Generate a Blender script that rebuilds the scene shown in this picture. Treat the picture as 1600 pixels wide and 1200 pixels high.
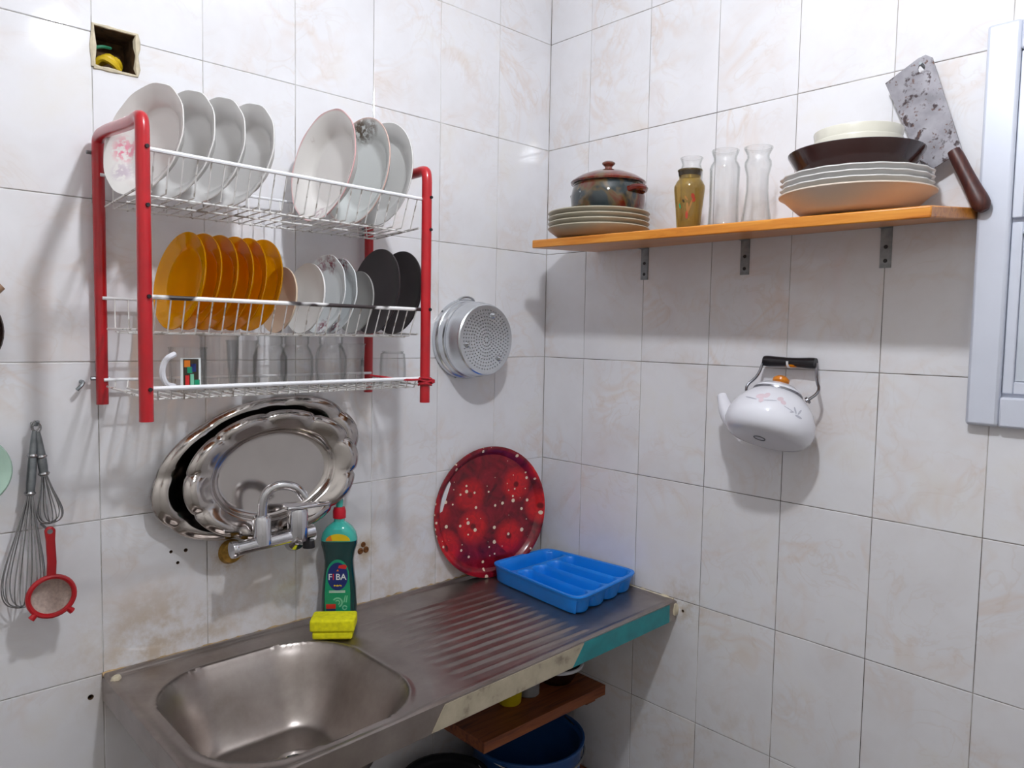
import bpy, bmesh, math, random
from mathutils import Vector, Matrix
random.seed(7)
scn = bpy.context.scene
for o in list(bpy.data.objects): bpy.data.objects.remove(o, do_unlink=True)
COL = scn.collection

# ------------------------------------------------------------------ camera
cd = bpy.data.cameras.new('camera'); cam = bpy.data.objects.new('camera', cd); COL.objects.link(cam)
cd.sensor_width = 36.0; cd.lens = 36.0 * 1167.43 / 1600.0; cd.clip_start = 0.02
RX, DN, FW = Vector((.727956, -.685384, .018162)), Vector((-.032588, -.061047, -.997603)), Vector((.684849, .725619, -.066775))
m3 = Matrix((RX, -DN, -FW)).transposed()
cam.matrix_world = Matrix.Translation((-1.59167, -1.54812, 1.52604)) @ m3.to_4x4()
scn.camera = cam
# ------------------------------------------------------------------ world, exposure
w = bpy.data.worlds.new('world'); scn.world = w; w.use_nodes = True
w.node_tree.nodes['Background'].inputs[0].default_value = (1, .965, .96, 1)
w.node_tree.nodes['Background'].inputs[1].default_value = 0.0
scn.view_settings.view_transform = 'Standard'; scn.view_settings.look = 'None'
scn.view_settings.gamma = 1.0; scn.view_settings.use_curve_mapping = False
scn.view_settings.exposure = 0.68
BULB = Vector((-1.02, -1.11, 2.42)); BULB_STRENGTH = 410.0
ROOM_X, ROOM_Y, CEIL = -2.05, -2.25, 2.75

# ------------------------------------------------------------------ materials
def lin(c):
    if isinstance(c, str):
        c = [int(c[i:i+2], 16) / 255 for i in (0, 2, 4)]
        c = [x / 12.92 if x <= .04045 else ((x + .055) / 1.055) ** 2.4 for x in c]
    return (c[0], c[1], c[2], 1)
def newmat(name):
    m = bpy.data.materials.new(name); m.use_nodes = True
    nt = m.node_tree; b = nt.nodes['Principled BSDF']
    return m, nt, b
def N(nt, t, **kw):
    n = nt.nodes.new(t)
    for k, v in kw.items(): setattr(n, k, v)
    return n
def ramp(nt, fac, stops, interp='LINEAR'):
    r = N(nt, 'ShaderNodeValToRGB'); r.color_ramp.interpolation = interp
    while len(r.color_ramp.elements) < len(stops): r.color_ramp.elements.new(.5)
    for e, (p, c) in zip(r.color_ramp.elements, stops): e.position = p; e.color = lin(c) if not isinstance(c, (int, float)) else (c, c, c, 1)
    nt.links.new(fac, r.inputs[0]); return r.outputs[0]
def noise(nt, vec, scale, detail=3, rough=.5, dist=0):
    n = N(nt, 'ShaderNodeTexNoise'); n.inputs['Scale'].default_value = scale; n.inputs['Detail'].default_value = detail
    n.inputs['Roughness'].default_value = rough; n.inputs['Distortion'].default_value = dist
    if vec is not None: nt.links.new(vec, n.inputs['Vector'])
    return n.outputs['Fac']
def mix(nt, fac, a, b):
    n = N(nt, 'ShaderNodeMix', data_type='RGBA')
    for s, v in ((n.inputs['Factor'], fac), (n.inputs['A'], a), (n.inputs['B'], b)):
        if isinstance(v, bpy.types.NodeSocket): nt.links.new(v, s)
        elif isinstance(v, (int, float)): s.default_value = v
        else: s.default_value = lin(v)
    return n.outputs['Result']
def mth(nt, op, a, b=None, c=None):
    n = N(nt, 'ShaderNodeMath', operation=op)
    for i, v in enumerate((a, b, c)):
        if v is None: continue
        if isinstance(v, bpy.types.NodeSocket): nt.links.new(v, n.inputs[i])
        else: n.inputs[i].default_value = v
    return n.outputs[0]
def objco(nt): return N(nt, 'ShaderNodeTexCoord').outputs['Object']
def spot(nt, vec, c, r, soft=.5):
    """0..1 mask around point c of radius r"""
    d = N(nt, 'ShaderNodeVectorMath', operation='DISTANCE'); nt.links.new(vec, d.inputs[0]); d.inputs[1].default_value = c
    mr = N(nt, 'ShaderNodeMapRange'); mr.inputs['From Min'].default_value = r; mr.inputs['From Max'].default_value = r * (1 - soft)
    nt.links.new(d.outputs['Value'], mr.inputs['Value']); return mr.outputs[0]
def plain(name, col, rough=.5, metal=0.0, spec=.5, vary=.12, scale=18, bump=0.0, coat=0.0, trans=0.0):
    m, nt, b = newmat(name)
    v = objco(nt); n = noise(nt, v, scale)
    c = lin(col); d = tuple(x * (1 - vary) for x in c[:3]); e = tuple(min(1, x * (1 + vary * .6)) for x in c[:3])
    nt.links.new(ramp(nt, n, [(.3, d), (.7, e)]), b.inputs['Base Color'])
    b.inputs['Roughness'].default_value = rough; b.inputs['Metallic'].default_value = metal
    b.inputs['Specular IOR Level'].default_value = spec; b.inputs['Coat Weight'].default_value = coat
    if trans: b.inputs['Subsurface Weight'].default_value = trans
    if bump:
        bp = N(nt, 'ShaderNodeBump'); bp.inputs['Strength'].default_value = bump; bp.inputs['Distance'].default_value = .002
        nt.links.new(n, bp.inputs['Height']); nt.links.new(bp.outputs[0], b.inputs['Normal'])
    return m
def nlen(nt):
    d = N(nt, 'ShaderNodeVectorMath', operation='LENGTH'); nt.links.new(objco(nt), d.inputs[0]); return d.outputs['Value']
def thin_glass(name, tint, edge, edge_amt=.55, gloss=1.0, body=0.0, bodycol=None, core=None):
    """thin-walled glass: tinted see-through with a Fresnel gloss; edges denser as real walls are seen end-on"""
    m = bpy.data.materials.new(name); m.use_nodes = True; nt = m.node_tree; nt.nodes.clear()
    out = N(nt, 'ShaderNodeOutputMaterial'); tr = N(nt, 'ShaderNodeBsdfTransparent'); gl = N(nt, 'ShaderNodeBsdfGlossy')
    gl.inputs['Roughness'].default_value = .03; gl.inputs['Color'].default_value = (gloss, gloss, gloss, 1)
    lw = N(nt, 'ShaderNodeLayerWeight'); lw.inputs['Blend'].default_value = .5
    nz = noise(nt, objco(nt), 25, 2)
    f = mth(nt, 'MULTIPLY', mth(nt, 'POWER', lw.outputs['Facing'], 3.0), edge_amt)
    t2 = mix(nt, mth(nt, 'MULTIPLY', nz, .05), tint, edge) if core is None else mix(nt, ramp(nt, nlen(nt), [(core[0] - .003, 1.0), (core[0] + .003, 0.0)]), tint, core[1])
    nt.links.new(mix(nt, f, t2, edge), tr.inputs['Color'])
    ms = N(nt, 'ShaderNodeMixShader'); nt.links.new(mth(nt, 'ADD', mth(nt, 'MULTIPLY', mth(nt, 'POWER', lw.outputs['Facing'], 5.0), .6), .045), ms.inputs[0]); nt.links.new(tr.outputs[0], ms.inputs[1]); nt.links.new(gl.outputs[0], ms.inputs[2])
    last = ms
    if body:
        df = N(nt, 'ShaderNodeBsdfDiffuse'); nt.links.new(mix(nt, ramp(nt, nlen(nt), [(core[0] - .003, 1.0), (core[0] + .003, 0.0)]) if core else 0.0, bodycol, core[2] if core else bodycol), df.inputs['Color'])
        m2 = N(nt, 'ShaderNodeMixShader'); m2.inputs[0].default_value = body
        nt.links.new(ms.outputs[0], m2.inputs[1]); nt.links.new(df.outputs[0], m2.inputs[2]); last = m2
    nt.links.new(last.outputs[0], out.inputs['Surface'])
    return m
def tile_mat(name, stain):
    m, nt, b = newmat(name)
    co = objco(nt); oi = N(nt, 'ShaderNodeObjectInfo')
    sc = N(nt, 'ShaderNodeVectorMath', operation='SCALE'); sc.inputs[0].default_value = (37, 53, 71); nt.links.new(oi.outputs['Random'], sc.inputs['Scale'])
    ad = N(nt, 'ShaderNodeVectorMath', operation='ADD'); nt.links.new(co, ad.inputs[0]); nt.links.new(sc.outputs[0], ad.inputs[1]); v = ad.outputs[0]
    base = ramp(nt, noise(nt, v, 6, 4, .6), [(.3, 'dfdde0'), (.55, 'e5e4e8'), (.75, 'e4e1df')])
    def vein(scale, dist, width):
        n = noise(nt, v, scale, 3, .55, dist)
        return ramp(nt, mth(nt, 'ABSOLUTE', mth(nt, 'SUBTRACT', n, .5)), [(0, 1.0), (width, 0.0)])
    patch = ramp(nt, noise(nt, v, 5.5, 2), [(.42, 0.0), (.68, 1.0)])
    va = mth(nt, 'MULTIPLY', vein(4.2, 1.2, .06), mth(nt, 'MULTIPLY', patch, .33))
    c1 = mix(nt, va, base, 'd6bca8')
    vb = mth(nt, 'MULTIPLY', vein(8.0, 2.0, .035), mth(nt, 'MULTIPLY', patch, .18))
    c2 = mix(nt, vb, c1, 'c4ab92')
    geo = N(nt, 'ShaderNodeNewGeometry'); gp = geo.outputs['Position']
    # yellow-brown limescale and grease stains around the sink
    xyz = N(nt, 'ShaderNodeSeparateXYZ'); nt.links.new(gp, xyz.inputs[0])
    sn = noise(nt, gp, 9, 5, .65)
    col = c2
    for (c, r, thr, sc_, amt) in stain:
        f = mth(nt, 'MULTIPLY', spot(nt, gp, c, r, .9), ramp(nt, noise(nt, gp, sc_, 5, .65), [(thr - .1, 0.0), (thr + .12, 1.0)]))
        col = mix(nt, mth(nt, 'MULTIPLY', f, amt), col, 'b3966a')
    nt.links.new(col, b.inputs['Base Color'])
    b.inputs['Roughness'].default_value = .16; b.inputs['Specular IOR Level'].default_value = .5
    nt.links.new(ramp(nt, sn, [(.3, .03), (.75, .08)]), b.inputs['Roughness'])
    bp = N(nt, 'ShaderNodeBump'); bp.inputs['Strength'].default_value = .08; bp.inputs['Distance'].default_value = .002
    nt.links.new(noise(nt, v, 12, 1), bp.inputs['Height']); nt.links.new(bp.outputs[0], b.inputs['Normal'])
    return m
def plate_mat(name, base, spots=(), rim=None, rough=.15):
    """glazed china; spots = (local centre, radius, colour, amount)"""
    m, nt, b = newmat(name); v = objco(nt)
    col = mix(nt, mth(nt, 'MULTIPLY', noise(nt, v, 20), .15), base, tuple(x * .85 for x in lin(base)[:3]))
    nz = noise(nt, v, 90, 3, .6)
    for (c, r, sc_, amt) in spots:
        f = mth(nt, 'MULTIPLY', spot(nt, v, c, r, .6), ramp(nt, nz, [(.42, 0.0), (.52, 1.0)]))
        col = mix(nt, mth(nt, 'MULTIPLY', f, amt), col, sc_)
    if rim:
        d = N(nt, 'ShaderNodeVectorMath', operation='LENGTH'); nt.links.new(v, d.inputs[0])
        f = ramp(nt, mth(nt, 'MULTIPLY', d.outputs['Value'], 1), [(rim[0] - .004, 0.0), (rim[0], 1.0)])
        col = mix(nt, f, col, rim[1])
    nt.links.new(col, b.inputs['Base Color']); b.inputs['Roughness'].default_value = rough
    return m

M = {}
M['tileL'] = tile_mat('wall_tile_left', [((-1.13, 0, .89), .17, .46, 16, .6), ((-1.0, 0, .88), .2, .56, 16, .5), ((-.62, 0, .99), .05, .45, 40, .8), ((-.95, 0, 1.04), .06, .5, 40, .8), ((-.45, 0, .87), .25, .55, 14, .5), ((-.75, 0, .87), .25, .55, 14, .6), ((-.25, 0, .9), .2, .6, 20, .3)])
M['tileR'] = tile_mat('wall_tile_right', [((0, -.5, .85), .08, .5, 30, .6), ((0, -.5, .25), .6, .62, 14, .5)])
m, nt, b = newmat('grout'); v = N(nt, 'ShaderNodeNewGeometry').outputs['Position']
nt.links.new(ramp(nt, noise(nt, v, 4.5, 4, .7), [(.46, 'dedcd9'), (.56, 'b4aca4'), (.68, '4a4038')]), b.inputs['Base Color']); b.inputs['Roughness'].default_value = .9; M['grout'] = m
m, nt, b = newmat('grout_dark'); v = N(nt, 'ShaderNodeNewGeometry').outputs['Position']
nt.links.new(ramp(nt, noise(nt, v, 3.5, 4, .7), [(.38, 'd0ccc8'), (.48, '9a9088'), (.6, '463c34')]), b.inputs['Base Color']); b.inputs['Roughness'].default_value = .9; M['grout_dark'] = m
M['paint'] = plain('wall_paint', 'd6d2cc', .8, vary=.03)
M['ceiling'] = plain('ceiling_paint', 'dcdad8', .9, vary=.03)
M['floor'] = plain('floor_tile', '8c8278', .4, vary=.2, scale=6)
M['red'] = plain('red_enamel', 'b40e1c', .28, vary=.12, scale=30, coat=.3)
M['black'] = plain('black_plastic', '17151a', .35)
M['chrome'] = plain('chrome', 'd4d4d8', .08, 1.0, vary=.05)
M['zinc'] = plain('galvanised_steel', '8f9497', .42, .8, vary=.25, scale=60)
M['white_wire'] = plain('white_plastic_coating', 'eeeef2', .35, vary=.04)
# wire coating with rust and chips
def wire_mat(name, a, c, thr, scale):
    m, nt, b = newmat(name); v = N(nt, 'ShaderNodeNewGeometry').outputs['Position']
    nt.links.new(ramp(nt, noise(nt, v, scale, 2), [(thr - .02, a), (thr + .02, c)]), b.inputs['Base Color']); b.inputs['Roughness'].default_value = .4
    return m
M['wire'] = wire_mat('worn_wire', 'e2e0de', 'a8a098', .6, 40)
M['rail_chipped'] = wire_mat('chipped_rail', 'eeecec', '33292a', .5, 11)
# stainless sink
m, nt, b = newmat('sink_steel'); v = objco(nt)
mp = N(nt, 'ShaderNodeMapping'); mp.inputs['Scale'].default_value = (3, 60, 60); nt.links.new(v, mp.inputs['Vector'])
nt.links.new(ramp(nt, noise(nt, v, 9, 5, .65), [(.3, '948a85'), (.55, 'a59c97'), (.75, 'b2aaa5')]), b.inputs['Base Color'])
b.inputs['Metallic'].default_value = .95
nt.links.new(ramp(nt, noise(nt, v, 12, 5, .7), [(.3, .28), (.7, .38)]), b.inputs['Roughness'])
bp = N(nt, 'ShaderNodeBump'); bp.inputs['Strength'].default_value = .06; bp.inputs['Distance'].default_value = .001
nt.links.new(noise(nt, v, 30, 3), bp.inputs['Height']); nt.links.new(bp.outputs[0], b.inputs['Normal']); M['sink'] = m
# front strip: cream film residue over steel
m, nt, b = newmat('apron_film'); v = objco(nt)
nt.links.new(ramp(nt, noise(nt, v, 22, 4, .6), [(.28, '6d6156'), (.42, 'a89d88'), (.7, 'b8ad97')]), b.inputs['Base Color']); b.inputs['Roughness'].default_value = .55; M['film_cream'] = m
M['film_teal'] = plain('teal_film', '0b7f86', .3, vary=.25, scale=30)
M['sealant'] = plain('old_sealant', 'b89c74', .8, vary=.45, scale=45, bump=.5)
M['plaster'] = plain('plaster', 'd3c7ae', .9, vary=.2, scale=60, bump=.6)
M['cavity'] = plain('cavity_masonry', '5a4128', .95, vary=.5, scale=70, bump=.8)
M['yellow_wire'] = plain('yellow_wire', 'cfae18', .5)
M['green_wire'] = plain('green_wire', '2b7a5a', .5)
# shelf wood
def wood(name, a, c, e, rough=.35, sc=(1, 14, 14)):
    m, nt, b = newmat(name); v = objco(nt); mp = N(nt, 'ShaderNodeMapping'); mp.inputs['Scale'].default_value = sc; nt.links.new(v, mp.inputs['Vector'])
    nt.links.new(ramp(nt, noise(nt, mp.outputs[0], 5, 4, .6, 1.0), [(.3, a), (.5, c), (.72, e)]), b.inputs['Base Color']); b.inputs['Roughness'].default_value = rough
    return m
M['shelf_wood'] = wood('varnished_wood', 'a85a16', 'c97d2a', 'd8923c', .3, (14, 1, 14))
M['under_wood'] = wood('dark_red_wood', '5a2a1a', '8a4a28', '9c5a30', .5, (1, 12, 12))
M['knife_wood'] = wood('handle_wood', '33191a', '4a2520', '5c3228', .45, (20, 20, 4))
# glazed stoneware pot
m, nt, b = newmat('stoneware_glaze'); v = objco(nt)
nt.links.new(ramp(nt, noise(nt, v, 14, 3, .6, .6), [(.3, '1e2a30'), (.42, '2a3336'), (.5, '5a4a30'), (.58, '5e1e14'), (.72, '3a1210')]), b.inputs['Base Color']); b.inputs['Roughness'].default_value = .08; b.inputs['Coat Weight'].default_value = .5; M['pot'] = m
m, nt, b = newmat('lid_glaze'); v = objco(nt)
nt.links.new(ramp(nt, noise(nt, v, 20, 3, .6, .6), [(.3, '6a5a44'), (.48, '6e2014'), (.62, '4a1410'), (.75, '8a5a3a')]), b.inputs['Base Color']); b.inputs['Roughness'].default_value = .1; b.inputs['Coat Weight'].default_value = .5; M['lid'] = m
M['china'] = plate_mat('white_china', 'dcdad8')
M['china_floral'] = plate_mat('white_china_pink_flower', 'dedbd8', [((-.062, -.004, -.01), .03, 'e0708e', .9), ((-.055, -.045, -.01), .026, 'b8a8b8', .7), ((-.035, .01, -.01), .016, 'd890a8', .7)])
M['china_rose'] = plate_mat('white_china_rose_sprigs', 'dedad6', [((.0, -.088, 0), .028, 'a88a92', .9), ((-.062, .062, 0), .014, '8a6a60', .9)], rim=(.1135, 'd8a8a8'))
M['china_sepia'] = plate_mat('white_china_sepia_sprig', 'd5d8d6', [((-.012, .09, 0), .04, '5a4c3c', 1.0), ((.03, .088, 0), .025, '6a5a48', .8)], rim=(.1125, 'd8b4a8'))
M['china_grey'] = plate_mat('grey_china', '9a9996')
M['china_small_floral'] = plate_mat('small_floral_china', 'dcdfe0', [((.012, .062, 0), .026, '7a2838', 1.0), ((-.02, .06, 0), .02, '94566a', .8), ((.01, -.062, 0), .024, '7a3848', 1.0)])
M['china_beige'] = plate_mat('beige_china', 'cdb9a2', rough=.3)
M['china_cream'] = plate_mat('cream_china', 'd8d4c6', rough=.25)
M['china_tan'] = plate_mat('tan_china', 'dccfc0', rough=.3)
M['stone_plate'] = plate_mat('stone_grey_plate', 'a8a08c', rough=.35)
M['black_plate'] = plate_mat('black_plate', '2b2426', rough=.35)
M['brown_bowl'] = plate_mat('brown_bowl', '341f1d', rough=.12)
M['amber'] = thin_glass('amber_glass', 'ffd23c', '8a4a08', .75, 1.0, .3, 'ecb400')
M['clear'] = thin_glass('clear_glass', 'ffffff', '8a968f', .6)
M['amber_vase'] = thin_glass('smoky_amber_glass', 'f0e4b8', '8a7438', .7, 1, .12, 'b8a068')
M['vase_flower'] = plain('vase_flower_paint', 'a8321a', .4, vary=.3)
M['vase_stem'] = plain('vase_stem_paint', '9a6a30', .4)
M['dark_rim'] = plain('dark_rim_paint', '3a3228', .2)
M['aluminium'] = plain('aluminium', 'd6dade', .24, .95, vary=.08)
M['platter'] = plain('polished_steel', 'b8b2ae', .13, 1.0, vary=.06)
M['enamel'] = plain('white_enamel', 'e6e6ee', .1, vary=.02)
M['enamel_trim'] = plain('steel_trim', '8a8a90', .25, .9)
M['orange'] = plain('orange_plastic', 'd98008', .3)
M['pink'] = plain('pink_transfer', 'e2cfd8', .2)
M['leaf_grey'] = plain('grey_leaf_transfer', 'bcbcc8', .2)
M['soap_liquid'] = plain('green_soap_plastic', '0c3a3a', .12, vary=.1, coat=.4)
M['soap_clear'] = plain('teal_clear_plastic', '3fb8aa', .12, vary=.1, coat=.4)
M['soap_cap'] = plain('red_cap', 'c4142a', .3)
M['label_green'] = plain('label_green', '10936a', .35)
M['label_blue'] = plain('label_blue', '1c2a6e', .35)
M['label_white'] = plain('label_white', 'e6ecec', .4)
M['label_red'] = plain('label_red', 'd42a2a', .4)
M['label_yellow'] = plain('label_yellow', 'e8c410', .4)
M['label_orange'] = plain('label_orange', 'e07a18', .4)
M['label_pale'] = plain('label_pale_green', '7cc8a8', .4)
M['sponge'] = plain('yellow_sponge', 'e8e208', .85, vary=.15, scale=120, bump=.5)
M['blue'] = plain('blue_plastic', '0a84e8', .35, vary=.06)
M['pvc'] = plain('grey_white_aluminium', 'd3d7e4', .32, .15, vary=.02)
M['pvc_dark'] = plain('window_gap', '4a4c54', .6)
M['frost'] = plain('frosted_glass', 'c6ccd6', .3, vary=.03)
M['mesh'] = plain('strainer_mesh', 'b9a69c', .7, vary=.2, scale=200)
M['steel_wire'] = plain('steel_wire', 'a4a4a6', .25, .9)
M['mint'] = plain('mint_enamel', 'a8c4b4', .2)
M['dark_brown'] = plain('dark_brown_enamel', '2e1c18', .25)
M['tan_wood'] = plain('tan_wood', '9a7a60', .5)
M['tub_blue'] = plain('blue_tub_plastic', '1c4a86', .4)
M['tub_dark'] = plain('dark_tub_plastic', '1c1a20', .5)
M['yellow_cup'] = plain('yellow_cup_plastic', 'c9b41a', .4)
M['grey_cup'] = plain('grey_plastic', '8a8a8c', .4)
M['rust'] = plain('rusty_plug', '7a4a20', .9, vary=.4, scale=80, bump=.6)
M['brass'] = plain('old_brass', 'a8823c', .4, .7, vary=.4, scale=80)
M['string'] = plain('red_string', 'b01828', .8, vary=.3, scale=200)
M['cable'] = plain('lamp_cable', 'e0e0e0', .5)
m, nt, b = newmat('bulb_glow'); b.inputs['Base Color'].default_value = (1, 1, 1, 1); b.inputs['Emission Color'].default_value = (.9, .945, 1, 1); b.inputs['Emission Strength'].default_value = BULB_STRENGTH; M['bulb'] = m
# rusty cleaver blade
m, nt, b = newmat('rusted_blade'); v = objco(nt)
f1 = ramp(nt, noise(nt, v, 55, 4, .6), [(.56, 0.0), (.64, 1.0)]); f2 = ramp(nt, noise(nt, v, 130, 3, .6), [(.6, 0.0), (.68, .8)])
c = mix(nt, f1, ramp(nt, noise(nt, v, 25, 3), [(.3, '77747a'), (.7, 'a19ea4')]), '3e3234'); c = mix(nt, f2, c, '5a3c30')
nt.links.new(c, b.inputs['Base Color']); b.inputs['Metallic'].default_value = .45; b.inputs['Roughness'].default_value = .42; M['blade'] = m
# red rose-print tray
m, nt, b = newmat('rose_print'); v = objco(nt)
vo = N(nt, 'ShaderNodeTexVoronoi', voronoi_dimensions='2D'); vo.inputs['Scale'].default_value = 9.5; nt.links.new(v, vo.inputs['Vector'])
ring = ramp(nt, noise(nt, v, 45, 3, .6, 1.5), [(.4, .6), (.6, 1.0)])
rose = mth(nt, 'MULTIPLY', ramp(nt, vo.outputs['Distance'], [(.28, 1.0), (.45, 0.0)]), ramp(nt, N(nt, 'ShaderNodeSeparateColor').outputs[0], [(0, 1.0), (1, 1.0)]))
sep = N(nt, 'ShaderNodeSeparateColor'); nt.links.new(vo.outputs['Color'], sep.inputs[0])
rose = mth(nt, 'MULTIPLY', ramp(nt, vo.outputs['Distance'], [(.3, 1.0), (.5, 0.0)]), ramp(nt, sep.outputs[0], [(.3, 0.0), (.45, 1.0)]))
bg = ramp(nt, noise(nt, v, 22, 4, .6, 1.0), [(.3, '4a0a18'), (.5, '7a0f20'), (.7, '93182a')])
cc = mix(nt, mth(nt, 'MULTIPLY', rose, ring), bg, 'd01820')
hub = ramp(nt, vo.outputs['Distance'], [(.06, 1.0), (.1, 0.0)])
cc = mix(nt, mth(nt, 'MULTIPLY', hub, mth(nt, 'MULTIPLY', rose, .8)), cc, '4a0810')
v2 = N(nt, 'ShaderNodeTexVoronoi', voronoi_dimensions='2D'); v2.inputs['Scale'].default_value = 46; nt.links.new(v, v2.inputs['Vector'])
s2 = N(nt, 'ShaderNodeSeparateColor'); nt.links.new(v2.outputs['Color'], s2.inputs[0])
dots = mth(nt, 'MULTIPLY', mth(nt, 'LESS_THAN', v2.outputs['Distance'], mth(nt, 'MULTIPLY', s2.outputs[1], .26)), mth(nt, 'GREATER_THAN', s2.outputs[0], .62))
cc = mix(nt, dots, cc, 'e8d0b8')
nt.links.new(cc, b.inputs['Base Color']); b.inputs['Roughness'].default_value = .16; M['rose'] = m

# ------------------------------------------------------------------ mesh helpers
def mesh(name, verts, faces, sharp=40):
    me = bpy.data.meshes.new(name); me.from_pydata([tuple(v) for v in verts], [], faces); me.update()
    bm = bmesh.new(); bm.from_mesh(me); bmesh.ops.recalc_face_normals(bm, faces=bm.faces); bm.to_mesh(me); bm.free()
    me.shade_smooth(); me.set_sharp_from_angle(angle=math.radians(sharp)); return me
def link(name, me, mat=None, parent=None, loc=(0, 0, 0), mw=None):
    o = bpy.data.objects.new(name, me); COL.objects.link(o)
    if mat is not None and me is not None and len(me.materials) == 0: me.materials.append(mat)
    if mw is not None: o.matrix_basis = mw
    else: o.location = loc
    o.parent = parent
    return o
def empty(name, loc, mw=None):
    o = bpy.data.objects.new(name, None); COL.objects.link(o); o.empty_display_size = .03
    if mw is not None: o.matrix_basis = mw
    else: o.location = loc
    return o
def tag(o, label, cat, group=None):
    o['label'] = label; o['category'] = cat
    if group: o['group'] = group
    return o
def struct(o): o['kind'] = 'structure'; return o
class G:
    """collects primitives into one mesh"""
    def __init__(s): s.v = []; s.f = []
    def add(s, v, f):
        k = len(s.v); s.v += [Vector(p) for p in v]; s.f += [[i + k for i in q] for q in f]; return s
    def box(s, a, b):
        x0, y0, z0 = a; x1, y1, z1 = b
        return s.add([(x0, y0, z0), (x1, y0, z0), (x1, y1, z0), (x0, y1, z0), (x0, y0, z1), (x1, y0, z1), (x1, y1, z1), (x0, y1, z1)],
                     [[0, 3, 2, 1], [4, 5, 6, 7], [0, 1, 5, 4], [1, 2, 6, 5], [2, 3, 7, 6], [3, 0, 4, 7]])
    def hexa(s, p): return s.add(p, [[0, 3, 2, 1], [4, 5, 6, 7], [0, 1, 5, 4], [1, 2, 6, 5], [2, 3, 7, 6], [3, 0, 4, 7]])
    def lathe(s, prof, seg=40, mat=None, scal=None, sx=1, sy=1):
        v = []; f = []; idx = []
        for (r, z) in prof:
            if r < 1e-6: idx.append([len(v)]); v.append(Vector((0, 0, z)))
            else:
                ring = []
                for k in range(seg):
                    t = 2 * math.pi * k / seg; q = scal(r, t) if scal else 1.0
                    ring.append(len(v)); v.append(Vector((r * q * math.cos(t) * sx, r * q * math.sin(t) * sy, z)))
                idx.append(ring)
        for a, b in zip(idx, idx[1:]):
            if len(a) == 1 and len(b) == 1: continue
            for k in range(seg):
                l = (k + 1) % seg
                if len(a) == 1: f.append([a[0], b[k], b[l]])
                elif len(b) == 1: f.append([a[k], b[0], a[l]])
                else: f.append([a[k], b[k], b[l], a[l]])
        if mat is not None: v = [mat @ p for p in v]
        return s.add(v, f)
    def tube(s, pts, r, seg=8, smooth=0, closed=False, cap=True):
        pts = [Vector(p) for p in pts]
        rr = list(r) if isinstance(r, (list, tuple)) else [r] * len(pts)
        for _ in range(smooth):
            q = []; qr = []; n = len(pts)
            if not closed: q.append(pts[0]); qr.append(rr[0])
            for i in range(n if closed else n - 1):
                a, b2 = pts[i], pts[(i + 1) % n]; ra, rb = rr[i], rr[(i + 1) % n]
                q += [a * .75 + b2 * .25, a * .25 + b2 * .75]; qr += [ra * .75 + rb * .25, ra * .25 + rb * .75]
            if not closed: q.append(pts[-1]); qr.append(rr[-1])
            pts, rr = q, qr
        n = len(pts); v = []; f = []; up = None
        for i, p in enumerate(pts):
            if closed: t = pts[(i + 1) % n] - pts[i - 1]
            else: t = pts[min(i + 1, n - 1)] - pts[max(i - 1, 0)]
            t.normalize()
            if up is None: up = t.orthogonal().normalized()
            up = (up - t * up.dot(t)).normalized(); sd = t.cross(up)
            for k in range(seg):
                a = 2 * math.pi * k / seg; v.append(p + (up * math.cos(a) + sd * math.sin(a)) * rr[i])
        for i in range(n if closed else n - 1):
            j = (i + 1) % n
            for k in range(seg):
                l = (k + 1) % seg; f.append([i * seg + k, i * seg + l, j * seg + l, j * seg + k])
        if cap and not closed: f.append([k for k in range(seg)][::-1]); f.append([(n - 1) * seg + k for k in range(seg)])
        return s.add(v, f)
    def prism(s, poly, d, mat=None):
        """poly in xy, extruded along z by d"""
        n = len(poly); v = [Vector((p[0], p[1], 0)) for p in poly] + [Vector((p[0], p[1], d)) for p in poly]
        if mat is not None: v = [mat @ p for p in v]
        return s.add(v, [list(range(n))[::-1], [n + i for i in range(n)]] + [[i, (i + 1) % n, n + (i + 1) % n, n + i] for i in range(n)])
    def obj(s, name, mat, parent=None, loc=(0, 0, 0), mw=None, sharp=40):
        return link(name, mesh(name, s.v, s.f, sharp), mat, parent, loc, mw)
    def me(s, name, mat, sharp=40):
        m_ = mesh(name, s.v, s.f, sharp); m_.materials.append(mat); return m_
def frame(c, n, up=(0, 0, 1)):
    """matrix with local z along n"""
    n = Vector(n).normalized(); x = Vector(up).cross(n)
    if x.length < 1e-5: x = Vector((1, 0, 0)).cross(n)
    x.normalize(); y = n.cross(x)
    return Matrix.Translation(c) @ Matrix((x, y, n)).transposed().to_4x4()
def ell(rx, ry, n=24, cx=0, cy=0, a0=0, a1=2 * math.pi):
    return [(cx + rx * math.cos(a0 + (a1 - a0) * k / n), cy + ry * math.sin(a0 + (a1 - a0) * k / n)) for k in range(n + (0 if a1 - a0 > 6.28 else 1))]

# ------------------------------------------------------------------ room shell
JX0, JX1, JZ0, JZ1 = -1.1955, -1.121, 1.999, 2.075          # the open junction-box cavity in the left wall
WL = struct(G().box((ROOM_X - .1, .0015, 0), (.12, .12, CEIL)).obj('wall_left', M['grout']))
def bore(objs, cut):
    """subtract the solid cut from each object, then drop it"""
    for t in objs:
        md = t.modifiers.new('bore', 'BOOLEAN'); md.operation = 'DIFFERENCE'; md.object = cut; md.solver = 'EXACT'
        dg = bpy.context.evaluated_depsgraph_get(); me = bpy.data.meshes.new_from_object(t.evaluated_get(dg)); t.modifiers.remove(md); t.data = me
    bpy.data.objects.remove(cut, do_unlink=True)
bore([WL], G().box((JX0, -.02, JZ0), (JX1, .08, JZ1)).obj('cutter', M['cavity']))
WR = struct(G().box((.0015, ROOM_Y - .1, 0), (.12, .0015, CEIL)).obj('wall_right', M['grout_dark']))
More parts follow.
